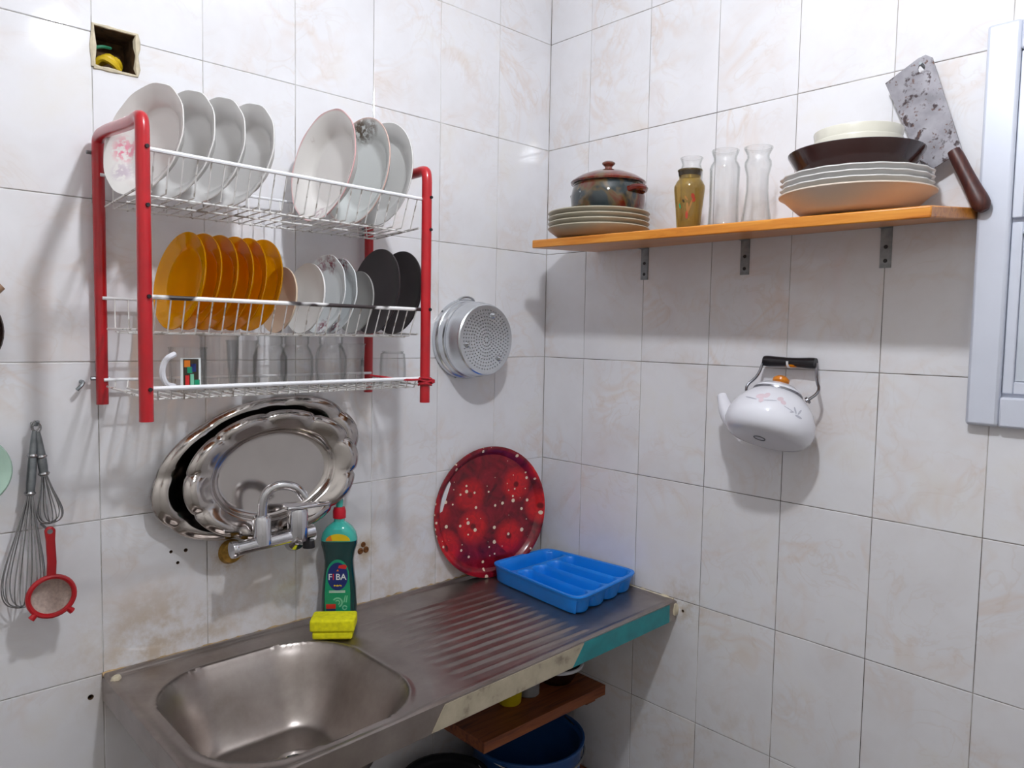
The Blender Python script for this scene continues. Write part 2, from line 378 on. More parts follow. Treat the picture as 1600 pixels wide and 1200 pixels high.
struct(G().box((ROOM_X - .1, ROOM_Y - .1, 0), (ROOM_X, .0015, CEIL)).obj('wall_rear', M['paint']))
struct(G().box((ROOM_X, ROOM_Y - .1, 0), (.0015, ROOM_Y, CEIL)).obj('wall_front', M['paint']))
struct(G().box((ROOM_X - .1, ROOM_Y - .1, -.1), (.12, .12, 0)).obj('floor', M['floor']))
struct(G().box((ROOM_X - .1, ROOM_Y - .1, CEIL), (.12, .12, CEIL + .1)).obj('ceiling', M['ceiling']))
# tiles 20 x 30 cm with open joints, each its own piece
JT = .0008; ch = .0012
def tile_mesh(w, h, mat, notch=None):
    a, b = w / 2 - JT, h / 2 - JT
    if notch:                                   # rectangular bite at a left corner: (width, height, +1 top / -1 bottom)
        nw, nh, s = notch
        poly = [(-a, -b), (a, -b), (a, b), (-a + nw, b), (-a + nw, b - nh), (-a, b - nh)] if s > 0 else [(-a, -b + nh), (-a + nw, -b + nh), (-a + nw, -b), (a, -b), (a, b), (-a, b)]
        return G().prism(poly, .0016).me('tile', mat)
    v = [(-a, -b, 0), (a, -b, 0), (a, b, 0), (-a, b, 0), (-a, -b, .001), (a, -b, .001), (a, b, .001), (-a, b, .001),
         (-a + ch, -b + ch, .0016), (a - ch, -b + ch, .0016), (a - ch, b - ch, .0016), (-a + ch, b - ch, .0016)]
    return G().add(v, [[8, 9, 10, 11], [0, 1, 5, 4], [1, 2, 6, 5], [2, 3, 7, 6], [3, 0, 4, 7], [4, 5, 9, 8], [5, 6, 10, 9], [6, 7, 11, 10], [7, 4, 8, 11]]).me('tile', mat, 20)
cache = {}
rows = [CEIL, 2.66] + [2.36 - .3 * k for k in range(8)] + [0.0]
def tiles(first, end, wall, mat, left):
    cols = [0.0, first]
    while cols[-1] + .2 < end: cols.append(cols[-1] + .2)
    cols.append(end)
    for i, (c0, c1) in enumerate(zip(cols, cols[1:])):
        for z1, z0 in zip(rows, rows[1:]):
            w_, h_ = c1 - c0, z1 - z0; cc_ = (c0 + c1) / 2; zc = (z0 + z1) / 2
            key = (left, round(w_, 4), round(h_, 4)); notch = None
            if left and abs(c1 - 1.1975) < .01 and abs(z0 - 2.06) < .01: notch = (JX1 + c1, JZ1 - z0, -1)
            if left and abs(c1 - 1.1975) < .01 and abs(z1 - 2.06) < .01: notch = (JX1 + c1, z1 - JZ0, 1)
            if notch: me = tile_mesh(w_, h_, mat, notch)
            else:
                if key not in cache: cache[key] = tile_mesh(w_, h_, mat)
                me = cache[key]
            t = Matrix.Rotation(random.uniform(-.0022, .0022), 4, 'X') @ Matrix.Rotation(random.uniform(-.003, .003), 4, 'Y')
            if left: mw = frame((-cc_, .0015, zc), (0, -1, 0))
            else: mw = frame((.0015, -cc_, zc), (-1, 0, 0))
            link('tile', me, None, wall, mw=mw @ t)
tiles(.1975, -ROOM_X, WL, M['tileL'], True)
tiles(.1535, -ROOM_Y, WR, M['tileR'], False)
# screw holes left in the tiles
def drill(c, n, r, wall):
    """bore a round hole through the tile and into the wall, lined with bare masonry"""
    mw = frame(c, n)
    cut = G().lathe([(0, -.035), (r, -.035), (r, .004), (0, .004)], 16).obj('cutter', M['cavity'], None, mw=mw)
    bpy.context.view_layer.update(); hit = [wall]
    for t in wall.children:
        p = t.matrix_world.inverted() @ Vector(c); xs = [v.co.x for v in t.data.vertices]; ys = [v.co.y for v in t.data.vertices]
        if t.name.startswith('tile') and min(xs) - r < p.x < max(xs) + r and min(ys) - r < p.y < max(ys) + r: hit.append(t)
    bore(hit, cut)
    q = r * .97
    G().lathe([(q * .86, -.001), (q, -.001), (q, -.034), (0, -.034), (0, -.033), (q * .86, -.033), (q * .86, -.001)], 16).obj('screw_hole', M['cavity'], wall, mw=mw)
for x, z, r in [(-1.07, 1.074, .0035), (-1.041, 1.072, .004), (-1.057, 1.049, .0035), (-1.22, .82, .0055)]: drill((x, 0, z), (0, -1, 0), r, WL)
drill((0, -.507, .834), (-1, 0, 0), .004, WR)
for x, z, r in [(-.628, .992, .007), (-.612, .993, .007), (-.62, 1.007, .006)]:
    G().lathe([(0, .001), (r * .5, .001), (r * .6, .003), (r, .002), (r * 1.15, 0)], 10).obj('rusty_plug', M['rust'], WL, mw=frame((x, -.0002, z), (0, -1, 0)))

# window on the right wall
W1 = struct(empty('window_1', (-.0001, -1.45, 1.735)))
def wbox(name, x0, x1, y0, y1, z0, z1, mat, parent=W1, bev=.003):
    o = W1.location; g = G(); g.box((x0 - o.x, y0 - o.y, z0 - o.z), (x1 - o.x, y1 - o.y, z1 - o.z)); ob = g.obj(name, mat, parent)
    if bev:
        md = ob.modifiers.new('bevel', 'BEVEL'); md.width = bev; md.segments = 2
    return ob
FX = -.022
wbox('frame_side', FX, 0, -1.172, -1.1185, 1.373, 2.097, M['pvc'], bev=.006); wbox('frame_side', FX, 0, -1.78, -1.727, 1.373, 2.097, M['pvc'], bev=.006)
wbox('frame_rail', FX, 0, -1.727, -1.172, 1.373, 1.428, M['pvc'], bev=.004); wbox('frame_rail', FX, 0, -1.727, -1.172, 2.043, 2.097, M['pvc'], bev=.004)
wbox('frame_back', -.004, 0, -1.727, -1.172, 1.428, 2.043, M['pvc'], bev=0)
for z0, z1, dx in ((1.434, 1.742, -.012), (1.749, 2.041, -.017)):
    wbox('sash_stile', dx, -.0045, -1.19, -1.173, z0, z1, M['pvc'], bev=.002); wbox('sash_stile', dx, -.0045, -1.726, -1.709, z0, z1, M['pvc'], bev=.002)
    wbox('sash_rail', dx, -.0045, -1.709, -1.19, z0, z0 + .022, M['pvc'], bev=.002); wbox('sash_rail', dx, -.0045, -1.709, -1.19, z1 - .022, z1, M['pvc'], bev=.002)
    wbox('pane', -.0075, -.0045, -1.707, -1.192, z0 + .024, z1 - .024, M['frost'], bev=0)

# ceiling pendant: the lamp that lights the room
L = tag(empty('pendant_lamp_offscreen', (BULB.x, BULB.y, CEIL)), 'pendant lamp with bare white bulb hanging from ceiling', 'lamp')
G().lathe([(0, 0), (.045, 0), (.042, -.02), (.008, -.028), (0, -.028)], 24).obj('ceiling_rose', M['cable'], L)
G().tube([(0, 0, -.02), (0, 0, BULB.z - CEIL + .09)], .003).obj('cord', M['cable'], L)
G().lathe([(0, .1), (.012, .1), (.02, .085), (.02, .035), (0, .035)], 20, Matrix.Translation((0, 0, BULB.z - CEIL))).obj('socket', M['cable'], L)
G().lathe([(0, .04), (.014, .038), (.018, .028), (.032, .012), (.038, -.006), (.033, -.026), (.018, -.038), (0, -.042)], 28, Matrix.Translation((0, 0, BULB.z - CEIL))).obj('bulb_offscreen', M['bulb'], L)

# ------------------------------------------------------------------ sink unit
S = tag(empty('sink_unit', (-.6, -.25, .855)), 'stainless steel kitchen sink with ribbed drainboard along tiled wall', 'sink')
def yfront(x): return -.488 + .034 * x
def sstep(a, b, x):
    t = max(0, min(1, (x - a) / (b - a))); return t * t * (3 - 2 * t)
def rrect(x, y, cx, cy, hx, hy, r):
    dx, dy = abs(x - cx) - hx + r, abs(y - cy) - hy + r
    return math.hypot(max(dx, 0), max(dy, 0)) + min(max(dx, dy), 0) - r
def sink_h(x, y, yf):
    d = -rrect(x, y, -.965, -.285, .197, .205, .135)          # >0 inside the bowl
    h = .0035 * sstep(-.016, -.003, d) * (1 - sstep(0, .006, d)) - .004 * sstep(-.05, -.012, d)
    if d > 0:
        h -= .145 * sstep(-.008, .085, d) + .012 * sstep(.05, .19, d)
        h -= .006 * (1 - sstep(.03, .036, math.hypot(x + .93, y + .26)))
    if -.70 < x < -.30 and -.475 < y < -.095:
        k = (y + .11) / .0318
        e = sstep(-.70 - .0 * y, -.66, x) * (1 - sstep(-.335, -.30, x)) * sstep(-.475, -.46, y) * (1 - sstep(-.11, -.095, y))
        h += e * .0035 * max(0, math.cos(2 * math.pi * k)) ** 2 - e * .001
    ee = min(-x + .0, x + 1.2, -y, y - yf)
    h += .004 * (1 - sstep(.008, .022, ee)) * sstep(-.001, .006, ee)
    if -y < .022: h += .004 * (1 - sstep(.012, .022, -y))
    return h
nx, ny = 300, 130; v = []; f = []
for i in range(nx + 1):
    x = -1.2 + 1.198 * i / nx; yf = yfront(x)
    for j in range(ny + 1):
        y = -.0005 + (yf + .0005) * j / ny
        v.append((x + .6, y + .25, sink_h(x, y, yf)))
for i in range(nx):
    for j in range(ny):
        a = i * (ny + 1) + j; f.append([a, a + 1, a + ny + 2, a + ny + 1])
link('sink_top', mesh('sink_top', v, f, 60), M['sink'], S)
def strip(name, x0, x1, z0, z1, mat, off=0.0, x0b=None, par=S, x1b=None):
    """piece of the front apron"""
    x0b = x0 if x0b is None else x0b; x1b = x1 if x1b is None else x1b; P = []
    for t in (.0, .0022):
        for (x, z) in ((x0b, z0), (x1b, z0), (x1, z1), (x0, z1)): P.append((x + .6, yfront(x) + .25 - off - t + .0012, z - .855))
    return G().hexa([P[0], P[1], P[2], P[3], P[4], P[5], P[6], P[7]]).obj(name, mat, par)
strip('front_apron', -1.2, -.002, .808, .856, M['sink'])
fa = strip('cream_film', -.77, -.372, .8095, .8525, M['film_cream'], .0012, -.80, S, -.41); fa['label'] = 'cream film residue on front edge'
fb = strip('teal_film', -.372, -.035, .809, .8535, M['film_teal'], .0014, -.41); fb['label'] = 'teal protective film peeling on front edge'
G().hexa([(-.6, .2495, -.047), (-.598, .2495, -.047), (-.598, yfront(-1.2) + .25, -.047), (-.6, yfront(-1.2) + .25, -.047), (-.6, .2495, .001), (-.598, .2495, .001), (-.598, yfront(-1.2) + .25, .001), (-.6, yfront(-1.2) + .25, .001)]).obj('side_apron', M['sink'], S)
G().lathe([(0, -.002), (.02, -.002), (.03, .0), (.036, .002), (.036, .0), (.03, -.004), (0, -.004)], 28).obj('drain', M['chrome'], S, (-.33, -.01, -.1635))
# cement fillet between sink and wall, lumpy
def bead(name, pts, r, mat, jit):
    P = []; R = []
    for a, b2 in zip(pts, pts[1:]):
        a, b2 = Vector(a), Vector(b2); n = max(2, int((b2 - a).length / .012))
        for k in range(n): P.append(a.lerp(b2, k / n)); R.append(r * (1 + random.uniform(-jit, jit)))
    P.append(Vector(pts[-1])); R.append(r)
    return G().tube(P, R, 6)
bead('x', [(-1.2, -.002, .857), (-.002, -.002, .857)], .006, 0, .5).obj('sealant_bead', M['sealant'], S, (.6, .25, -.855))
bead('x', [(-.002, -.03, .856), (-.002, -.48, .856)], .005, 0, .6).obj('sealant_bead', M['plaster'], S, (.6, .25, -.855))
G().lathe([(0, .016), (.006, .012), (.0085, 0), (.007, -.014), (0, -.02)], 10, None, lambda r, t: 1 + .35 * math.sin(3 * t + r * 500)).obj('plaster_lump', M['plaster'], S, (.592, -.238, -.018))
G().lathe([(0, .008), (.008, .005), (.01, 0), (.007, -.008), (0, -.01)], 9, None, lambda r, t: 1 + .3 * math.sin(2 * t)).obj('plaster_lump', M['plaster'], S, (-.585, .215, .003))

# ------------------------------------------------------------------ open junction box in the left wall
J = tag(empty('junction_box', (-1.158, 0, 2.037)), 'open square junction box cavity with yellow wires in tiled wall', 'junction box')
def jc(x, y, z): return (x + 1.158, y, z - 2.037)
g = G(); a, b2 = .003, .07
V8 = [jc(JX0 + a, .0, JZ0 + a), jc(JX1 - a, .0, JZ0 + a), jc(JX1 - a, .0, JZ1 - a), jc(JX0 + a, .0, JZ1 - a), jc(JX0 + a, b2, JZ0 + a), jc(JX1 - a, b2, JZ0 + a), jc(JX1 - a, b2, JZ1 - a), jc(JX0 + a, b2, JZ1 - a)]
g.add(V8, [[4, 5, 6, 7], [0, 1, 5, 4], [1, 2, 6, 5], [2, 3, 7, 6], [3, 0, 4, 7]])
V9 = [jc(JX0, 0, JZ0), jc(JX1, 0, JZ0), jc(JX1, 0, JZ1), jc(JX0, 0, JZ1), jc(JX0, b2 + .003, JZ0), jc(JX1, b2 + .003, JZ0), jc(JX1, b2 + .003, JZ1), jc(JX0, b2 + .003, JZ1)]
g.add(V9, [[7, 6, 5, 4], [4, 5, 1, 0], [5, 6, 2, 1], [6, 7, 3, 2], [7, 4, 0, 3]]); k = 0
g.add([V8[i] for i in range(4)] + [V9[i] for i in range(4)], [[0, 1, 5, 4], [1, 2, 6, 5], [2, 3, 7, 6], [3, 0, 4, 7]])
g.obj('cavity', M['cavity'], J)
pp = []
for (x, z) in [(JX0, JZ0), (JX1, JZ0), (JX1, JZ1), (JX0, JZ1), (JX0, JZ0)]: pp.append((x + 1.158, -.001, z - 2.037))
bead('x', pp, .0042, 0, .6).obj('plaster_edge', M['plaster'], J)
for q in range(5):
    pts = [(-.03 + .004 * q, .03 + .004 * q, -.028 + .003 * q), (-.02 + .006 * q, .015, -.012 + .004 * (q % 3)), (0 + .004 * q, .012 + .003 * q, -.02 + .005 * (q % 2)), (.012, .02 + .006 * q, -.03)]
    G().tube(pts, .0055, 7, 2).obj('yellow_wire', M['yellow_wire'], J)
G().tube([(-.034, .02, .0), (-.02, .012, .006), (0, .03, .012)], .003, 7, 2).obj('green_wire', M['green_wire'], J)

# ------------------------------------------------------------------ dish rack
FLp = (-1.215, -.33); FRp = (-.662, -.30); BLp = (-1.196, -.022); BRp = (-.622, -.022)
RK = tag(empty('dish_rack', (-.93, -.02, 1.38)), 'red tube and white wire dish rack mounted on tiled wall', 'dish rack')
def rk(p): return (p[0] + .93, p[1] + .02, p[2] - 1.38)
def side(f, b_, zf, zb):
    # arch: up the back post, over, down the front post
    pts = [(b_[0], b_[1], 1.382), (b_[0], b_[1], zb - .05), (b_[0], b_[1], zb - .012), (b_[0] * .97 + f[0] * .03, b_[1] * .97 + f[1] * .03, zb), (b_[0] * .8 + f[0] * .2, b_[1] * .8 + f[1] * .2, zb),
           (b_[0] * .2 + f[0] * .8, b_[1] * .2 + f[1] * .8, zf), (b_[0] * .03 + f[0] * .97, b_[1] * .03 + f[1] * .97, zf), (f[0], f[1], zf - .012), (f[0], f[1], zf - .05), (f[0], f[1], 1.381)]
    return G().tube([rk(p) for p in pts], .0105, 14, 2).obj('side_frame', M['red'], RK)
sL = side(FLp, BLp, 1.845, 1.868); sR = side(FRp, BRp, 1.857, 1.868)
def lerp(a, b_, t): return tuple(x + (y - x) * t for x, y in zip(a, b_))
def basket(zf, zb, zbot, fr_mat, n, inset, yin=.03):
    bk = empty('basket', (0, 0, 0)); bk.parent = RK
    F0, F1, B0, B1 = (FLp[0], FLp[1] + .006, zf), (FRp[0], FRp[1] + .006, zf), (BLp[0], BLp[1] - .012, zb), (BRp[0], BRp[1] - .012, zb)
    G().tube([rk(F0), rk(F1)], .0036, 8).obj('front_rail', fr_mat, bk); G().tube([rk(B0), rk(B1)], .003, 8).obj('back_rail', M['white_wire'], bk)
    for (p, q) in ((F0, B0), (F1, B1)): G().tube([rk((p[0] + .004, p[1] + yin * .9, zbot + .004)), rk((q[0] + .004, q[1] - yin * .5, zbot + .004))], .0022, 6).obj('end_wire', M['wire'], bk)
    wm = None
    for i in range(n):
        t = .035 + .93 * i / (n - 1); a = lerp(F0, F1, t); c = lerp(B0, B1, t)
        pts = [a, (a[0] + .004, a[1] + yin, zbot), (c[0] - .004, c[1] - yin * .6, zbot), c]
        o = Vector(rk(a)); P_ = [Vector(rk(p)) - o for p in pts]
        G().tube(P_, .0013, 5).obj('wire', M['wire'], bk, tuple(o))
    for s_ in (.12, .5, .88):
        y0 = lerp((F0[0], F0[1] + yin, zbot - .002), (B0[0], B0[1] - yin * .6, zbot - .002), s_); y1 = lerp((F1[0], F1[1] + yin, zbot - .002), (B1[0], B1[1] - yin * .6, zbot - .002), s_)
        G().tube([rk((y0[0] + .012, y0[1], y0[2])), rk((y1[0] - .012, y1[1], y1[2]))], .0016, 6).obj('cross_wire', M['wire'], bk)
    return bk
basket(1.797, 1.80, 1.738, M['white_wire'], 24, 0)
basket(1.573, 1.578, 1.518, M['rail_chipped'], 24, 0)
basket(1.431, 1.428, 1.412, M['white_wire'], 26, 0, .012)
# bolts through the posts
for (p, z) in ((FLp, 1.797), (FLp, 1.71), (FLp, 1.573), (FLp, 1.431), (FRp, 1.80), (FRp, 1.735), (FRp, 1.573)):
    G().lathe([(0, .003), (.003, .003), (.0035, 0), (0, -.002)], 8).obj('bolt', M['black'], RK, mw=frame(rk((p[0] + .003, p[1] - .0105, z)), (0, -1, 0)))
for z in (1.84, 1.43):
    G().tube([rk((BLp[0] - .018, BLp[1] + .004, z)), rk((BLp[0] + .014, BLp[1] + .004, z))], .0035, 8).obj('bolt', M['zinc'], RK)
for p in (BLp, BRp):
    for z in (1.76, 1.45): G().box(rk((p[0] - .006, p[1] + .006, z - .008)), rk((p[0] + .006, .0205 - .02, z + .008))).obj('wall_clip', M['zinc'], RK)
# bent hook beside the rack
g = G().tube([(0, .004, 0), (0, -.018, 0), (-.004, -.022, -.006), (-.012, -.022, -.014)], .0035, 8, 1)
tag(g.obj('wall_screw', M['zinc'], None, (-1.226, 0, 1.424)), 'bent metal screw in the tile beside rack foot', 'screw')
# string on the right foot
st = tag(empty('string', (FRp[0], FRp[1], 1.425)), 'red string knotted round the foot of the rack', 'string')
for k in range(4):
    G().tube([(.0135 * math.cos(t * .5236 + k), .0135 * math.sin(t * .5236 + k), .004 * k - .006 + .002 * math.sin(t)) for t in range(12)], .0022, 6, 1, True).obj('coil', M['string'], st)
G().tube([(-.01, -.004, .004), (-.05, .0, .004), (-.09, .015, .01), (-.1, .05, .012)], .0022, 6, 2).obj('loose_end', M['string'], st)
G().lathe([(0, .006), (.006, .003), (.006, -.003), (0, -.006)], 10).obj('knot', M['string'], st, (.014, -.006, 0))

# ------------------------------------------------------------------ plates
def plate_prof(R, h, well=.64, t=.0035):
    w = R * well
    return [(0, -h + t), (w * .9, -h + t), (w, -h + t + .001), (w + R * .05, -h * .72), (w + R * .1, -h * .45), (R * .93, -.003), (R - .001, 0), (R, -.001), (R - .001, -.003),
            (R * .93, -.006), (w + R * .12, -h * .45 - t), (w + R * .06, -h * .8 - t), (w * .96, -h), (w * .92, -h - .003), (w * .86, -h - .003), (w * .84, -h), (0, -h)]
def coupe_prof(R, h, t=.004):
    pr = []; n = 9
    for k in range(n + 1): r = R * k / n; pr.append((r, -h * (1 - (k / n) ** 2.6)))
    pr[-1] = (R - .0005, 0); pr.append((R, -.002))
    for k in range(n, -1, -1): r = (R - .001) * k / n; pr.append((r, -h * (1 - (k / n) ** 2.6) - t))
    return pr
def scallop(n, amp):
    return lambda r, t: 1 + amp * math.cos(n * t) * (1 if r > .06 else 0)
pcache = {}
def plate(name, c, R, h, a, t, mat, label, cat='plate', group=None, kind='plate', sc=None, roll=0):
    key = (kind, round(R, 4), h, mat.name, sc)
    if key not in pcache:
        pr = plate_prof(R, h) if kind == 'plate' else coupe_prof(R, h)
        pcache[key] = G().lathe(pr, 72, None, scallop(*sc) if sc else None).me(name, mat, 50)
    a, t = math.radians(a), math.radians(t)
    mw = frame(c, (-math.cos(t) * math.cos(a), -math.cos(t) * math.sin(a), math.sin(t))) @ Matrix.Rotation(roll, 4, 'Z')
    return tag(link(name, pcache[key], None, mw=mw), label, cat, group)
gt = 'plates on the top rack tier'
plate('dinner_plate', (-1.167, -.172, 1.845), .101, .03, 19, 12, M['china_floral'], 'white scalloped plate with pink flower beside the red rack arch', group=gt, sc=(12, .007))
for i, (x, z, a, l) in enumerate([(-1.113, 1.845, 17, 'second'), (-1.059, 1.845, 16, 'third'), (-1.003, 1.846, 14, 'fourth')]):
    plate('dinner_plate', (x, -.172, z), .101, .03, a, 12, M['china'], 'plain white scalloped plate, %s from pink flowered plate on top tier' % l, group=gt, sc=(12, .007))
plate('dinner_plate', (-.829, -.172, 1.857), .1145, .034, 3, 9, M['china_rose'], 'white soup plate with faint rose sprigs on top rack tier', group=gt, sc=(10, .006))
plate('dinner_plate', (-.75, -.172, 1.857), .1135, .03, 3, 8, M['china_sepia'], 'white soup plate with brown floral sprig on its rim', group=gt)
plate('dinner_plate', (-.693, -.172, 1.86), .11, .022, 4, 5, M['china'], 'plain white soup plate behind the brown sprigged one', group=gt)
ga = 'amber glass plates'
for i, x in enumerate([-1.11, -1.083, -1.054, -1.026, -1.001, -.971]):
    l = ['amber glass plate standing outermost, beside the red post', 'amber glass plate second from the red post', 'amber glass plate third from the red post', 'amber glass plate fourth from the red post', 'amber glass plate second from the beige saucer', 'amber glass plate next to the beige saucer'][i]
    plate('glass_plate', (x, -.172, 1.61), .0885, .014, 8, 10, M['amber'], l, group=ga)
gm = 'plates on the middle rack tier'
plate('saucer', (-.923, -.172, 1.584), .065, .012, 4, 8, M['china_beige'], 'plain beige saucer beside the amber glass plates', 'saucer', gm, 'coupe')
plate('saucer', (-.868, -.172, 1.59), .071, .012, 4, 8, M['china'], 'plain white saucer between beige saucer and floral saucers', 'saucer', gm, 'coupe')
plate('saucer', (-.829, -.172, 1.6), .081, .016, 4, 8, M['china_small_floral'], 'white saucer with dark red flowers next to white saucer', 'saucer', gm, sc=(10, .01))
plate('saucer', (-.801, -.172, 1.598), .078, .016, 4, 8, M['china_small_floral'], 'white saucer with dark red flowers next to grey saucer', 'saucer', gm, sc=(10, .01))
plate('saucer', (-.752, -.172, 1.587), .066, .014, 2, 8, M['china_grey'], 'small grey saucer in front of the black plates', 'saucer', gm, 'coupe')
plate('black_plate', (-.704, -.172, 1.612), .092, .018, 0, 8, M['black_plate'], 'matt black plate next to the grey saucer', 'plate', gm, 'coupe')
plate('black_plate', (-.648, -.172, 1.612), .092, .018, 0, 8, M['black_plate'], 'matt black plate outermost, next to the rack end post', 'plate', gm, 'coupe')

# glasses and jars on the lowest tier
def vessel(prof, t=.0018):
    """open vessel: outer profile (bottom to lip), walls of thickness t"""
    zb = prof[0][1] + .006; up = [(r, z) for r, z in prof if z > zb]; rb = prof[0][0]
    for (r0, z0), (r1, z1) in zip(prof, prof[1:]):
        if z0 <= zb <= z1: rb = r0 + (r1 - r0) * (zb - z0) / (z1 - z0)
    pr = [(0, prof[0][1])] + list(prof)
    rl, zl = prof[-1]; pr[-1:] = [(rl - .0002, zl - .0035), (rl + .0012, zl - .002), (rl + .0008, zl), (rl - t - .0008, zl), (rl - t, zl - .003)]
    return pr + [(r - t, z) for r, z in reversed(up[:-1])] + [(rb - t - .001, zb + .002), (rb - t - .004, zb), (0, zb)]
gg = 'glasses on the lowest rack tier'; zt = 1.4148
mg = tag(empty('glass_mug', (-1.105, -.2, zt)), 'clear glass mug with white handle and colourful print', 'mug', gg)
G().lathe(vessel([(.027, 0), (.03, .004), (.031, .06), (.031, .078)]), 32).obj('body', M['clear'], mg)
G().tube([(-.026, -.012, .066), (-.044, -.018, .058), (-.052, -.022, .036), (-.044, -.018, .014), (-.027, -.012, .01)], .005, 8, 2).obj('handle', M['enamel'], mg)
def curved(R, t0, t1, z0, z1, off=.0006, n=8):
    v = []; f = []
    for k in range(n + 1):
        t = t0 + (t1 - t0) * k / n
        for z in (z0, z1): v.append(((R + off) * math.cos(t), (R + off) * math.sin(t), z))
    for k in range(n): f.append([2 * k, 2 * k + 2, 2 * k + 3, 2 * k + 1])
    return G().add(v, f)
for (t0, t1, z0, z1, mt) in [(-2.3, -1.2, .006, .06, 'label_white'), (-2.15, -1.35, .006, .058, 'dark_rim'), (-2.1, -1.8, .044, .056, 'label_orange'), (-1.95, -1.7, .034, .045, 'label_green'), (-1.75, -1.5, .036, .05, 'label_blue'), (-1.6, -1.3, .008, .022, 'label_green'), (-2.05, -1.85, .012, .03, 'label_red'), (-1.8, -1.62, .01, .032, 'label_pale')]:
    curved(.031, t0, t1, z0, z1, .0006 if mt == 'label_white' else (.0009 if mt == 'dark_rim' else .0012)).obj('print', M[mt], mg)
jar_p = [(.024, 0), (.028, .004), (.031, .03), (.031, .06), (.026, .075), (.022, .082), (.0235, .086), (.0235, .1)]
tum_p = [(.022, 0), (.024, .003), (.028, .06), (.029, .09)]
big_p = [(.026, 0), (.03, .004), (.033, .05), (.034, .1)]
for x, y, pr, l, cat in [(-1.045, -.19, big_p, 'tall clear glass beside the printed glass mug', 'glass'), (-.985, -.15, tum_p, 'clear tumbler standing between tall glass and jars', 'glass'),
                         (-.962, -.22, jar_p, 'clear glass jar next to the clear tumbler', 'jar'), (-.903, -.21, jar_p, 'clear glass jar between two other jars', 'jar'), (-.823, -.2, jar_p, 'clear glass jar nearest the upturned tumbler', 'jar')]:
    tag(G().lathe(vessel(pr), 36).obj('glass_jar' if cat == 'jar' else 'drinking_glass', M['clear'], None, (x, y, zt)), l, cat, gg)
tag(G().lathe(vessel([(.029, 0), (.028, .04), (.026, .064), (.022, .07)]), 36).obj('drinking_glass', M['clear'], None, (-.674, -.2, zt)), 'short clear tumbler beside the red string', 'glass', gg)
tag(G().lathe(vessel([(.022, 0), (.024, .004), (.027, .07), (.028, .085)]), 36).obj('drinking_glass', M['clear'], None, (-.745, -.15, zt)), 'clear tumbler between short tumbler and glass jars', 'glass', gg)

# ------------------------------------------------------------------ wall shelf
SH = tag(empty('wall_shelf', (-.0, -.65, 1.755)), 'varnished orange wooden shelf on metal brackets on tiled wall', 'shelf')
th = .0205
g = G().hexa([(-.249, -.465, -.027), (0, -.465, 0), (0, .46, 0), (-.249, .46, -.012), (-.249, -.465, -.027 + th), (0, -.465, th), (0, .46, th), (-.249, .46, -.012 + th)])
o = g.obj('board', M['shelf_wood'], SH); md = o.modifiers.new('bevel', 'BEVEL'); md.width = .0025; md.segments = 2
def shz(x, y):   # height of shelf top at x (negative), y
    t = -x / .249; f_ = -.012 + (-.015) * ((.46 - (y + .65)) / .925); return 1.755 + th + f_ * t
for y in (-.955, -.643, -.357):
    br = empty('bracket', (0, y + .65, 0)); br.parent = SH
    sl = (shz(-.249, y) - th - 1.755) / .249
    G().box((-.003, -.011, -.082), (0, .011, -.001)).obj('wall_leg', M['zinc'], br)
    G().hexa([(-.12, -.011, -.0032 - .12 * sl), (0, -.011, -.0032), (0, .011, -.0032), (-.12, .011, -.0032 - .12 * sl), (-.12, -.011, -.0004 - .12 * sl), (0, -.011, -.0004), (0, .011, -.0004), (-.12, .011, -.0004 - .12 * sl)]).obj('shelf_leg', M['zinc'], br)
    for z in (-.04, -.068): G().lathe([(0, .0012), (.0038, .001), (.0042, 0)], 12).obj('screw', M['black'], br, mw=frame((-.003, 0, z), (-1, 0, 0)))
    for x in (-.035, -.068, -.1): G().lathe([(0, .002), (.0035, .0016), (.004, 0)], 10).obj('screw', M['zinc'], br, mw=frame((x, 0, -.0033 + x * sl), (0, 0, -1)))
# stack of stone plates and casserole
pos = (-.135, -.31); z0 = shz(-.135, -.31) - .001
for i in range(4):
    l = ['grey stoneware plate lying directly on the shelf under pot', 'grey stoneware plate second from the shelf board', 'grey stoneware plate third from the shelf board', 'grey stoneware plate directly under the casserole pot'][i]
    R = .126
    pr = [(0, .003), (.08, .003), (.1, .008), (.122, .0235), (R, .026), (R + .001, .0235), (R - .002, .02), (.102, .004), (.085, 0), (0, 0)]
    tag(G().lathe(pr, 56).obj('stoneware_plate', M['stone_plate'], None, (pos[0], pos[1], z0 + i * .0125)), l, 'plate', 'stack of grey plates on the shelf')
zc = z0 + 3 * .0125 + .003
PT = tag(empty('casserole', (-.125, -.33, zc)), 'brown and blue-black glazed stoneware casserole with lid', 'pot')
G().lathe(vessel([(.06, 0), (.075, .006), (.09, .036), (.0925, .06), (.088, .084), (.085, .094)], .005), 48).obj('body', M['pot'], PT)
for s_, a0 in ((1, -.62), (-1, 2.52)):
    d = Vector((math.cos(a0 - .95), math.sin(a0 - .95), 0)); e_ = Vector((-d.y, d.x, 0))
    p0 = d * .084 + Vector((0, 0, .07))
    G().tube([p0 - e_ * .026, p0 - e_ * .022 + d * .016 + Vector((0, 0, .004)), p0 + d * .024 + Vector((0, 0, .005)), p0 + e_ * .022 + d * .016 + Vector((0, 0, .004)), p0 + e_ * .026], .0075, 8, 2).obj('handle', M['lid'], PT)
LD = G().lathe([(0, .006), (.08, .001), (.092, 0), (.0935, .004), (.09, .008), (.07, .02), (.04, .031), (.015, .035), (0, .035)], 48).obj('lid', M['lid'], PT, (0, 0, .094))
G().lathe([(0, 0), (.011, 0), (.009, .006), (.0095, .01), (.016, .0155), (.0165, .019), (.012, .0225), (0, .0235)], 24).obj('knob', M['lid'], LD, (0, 0, .034))
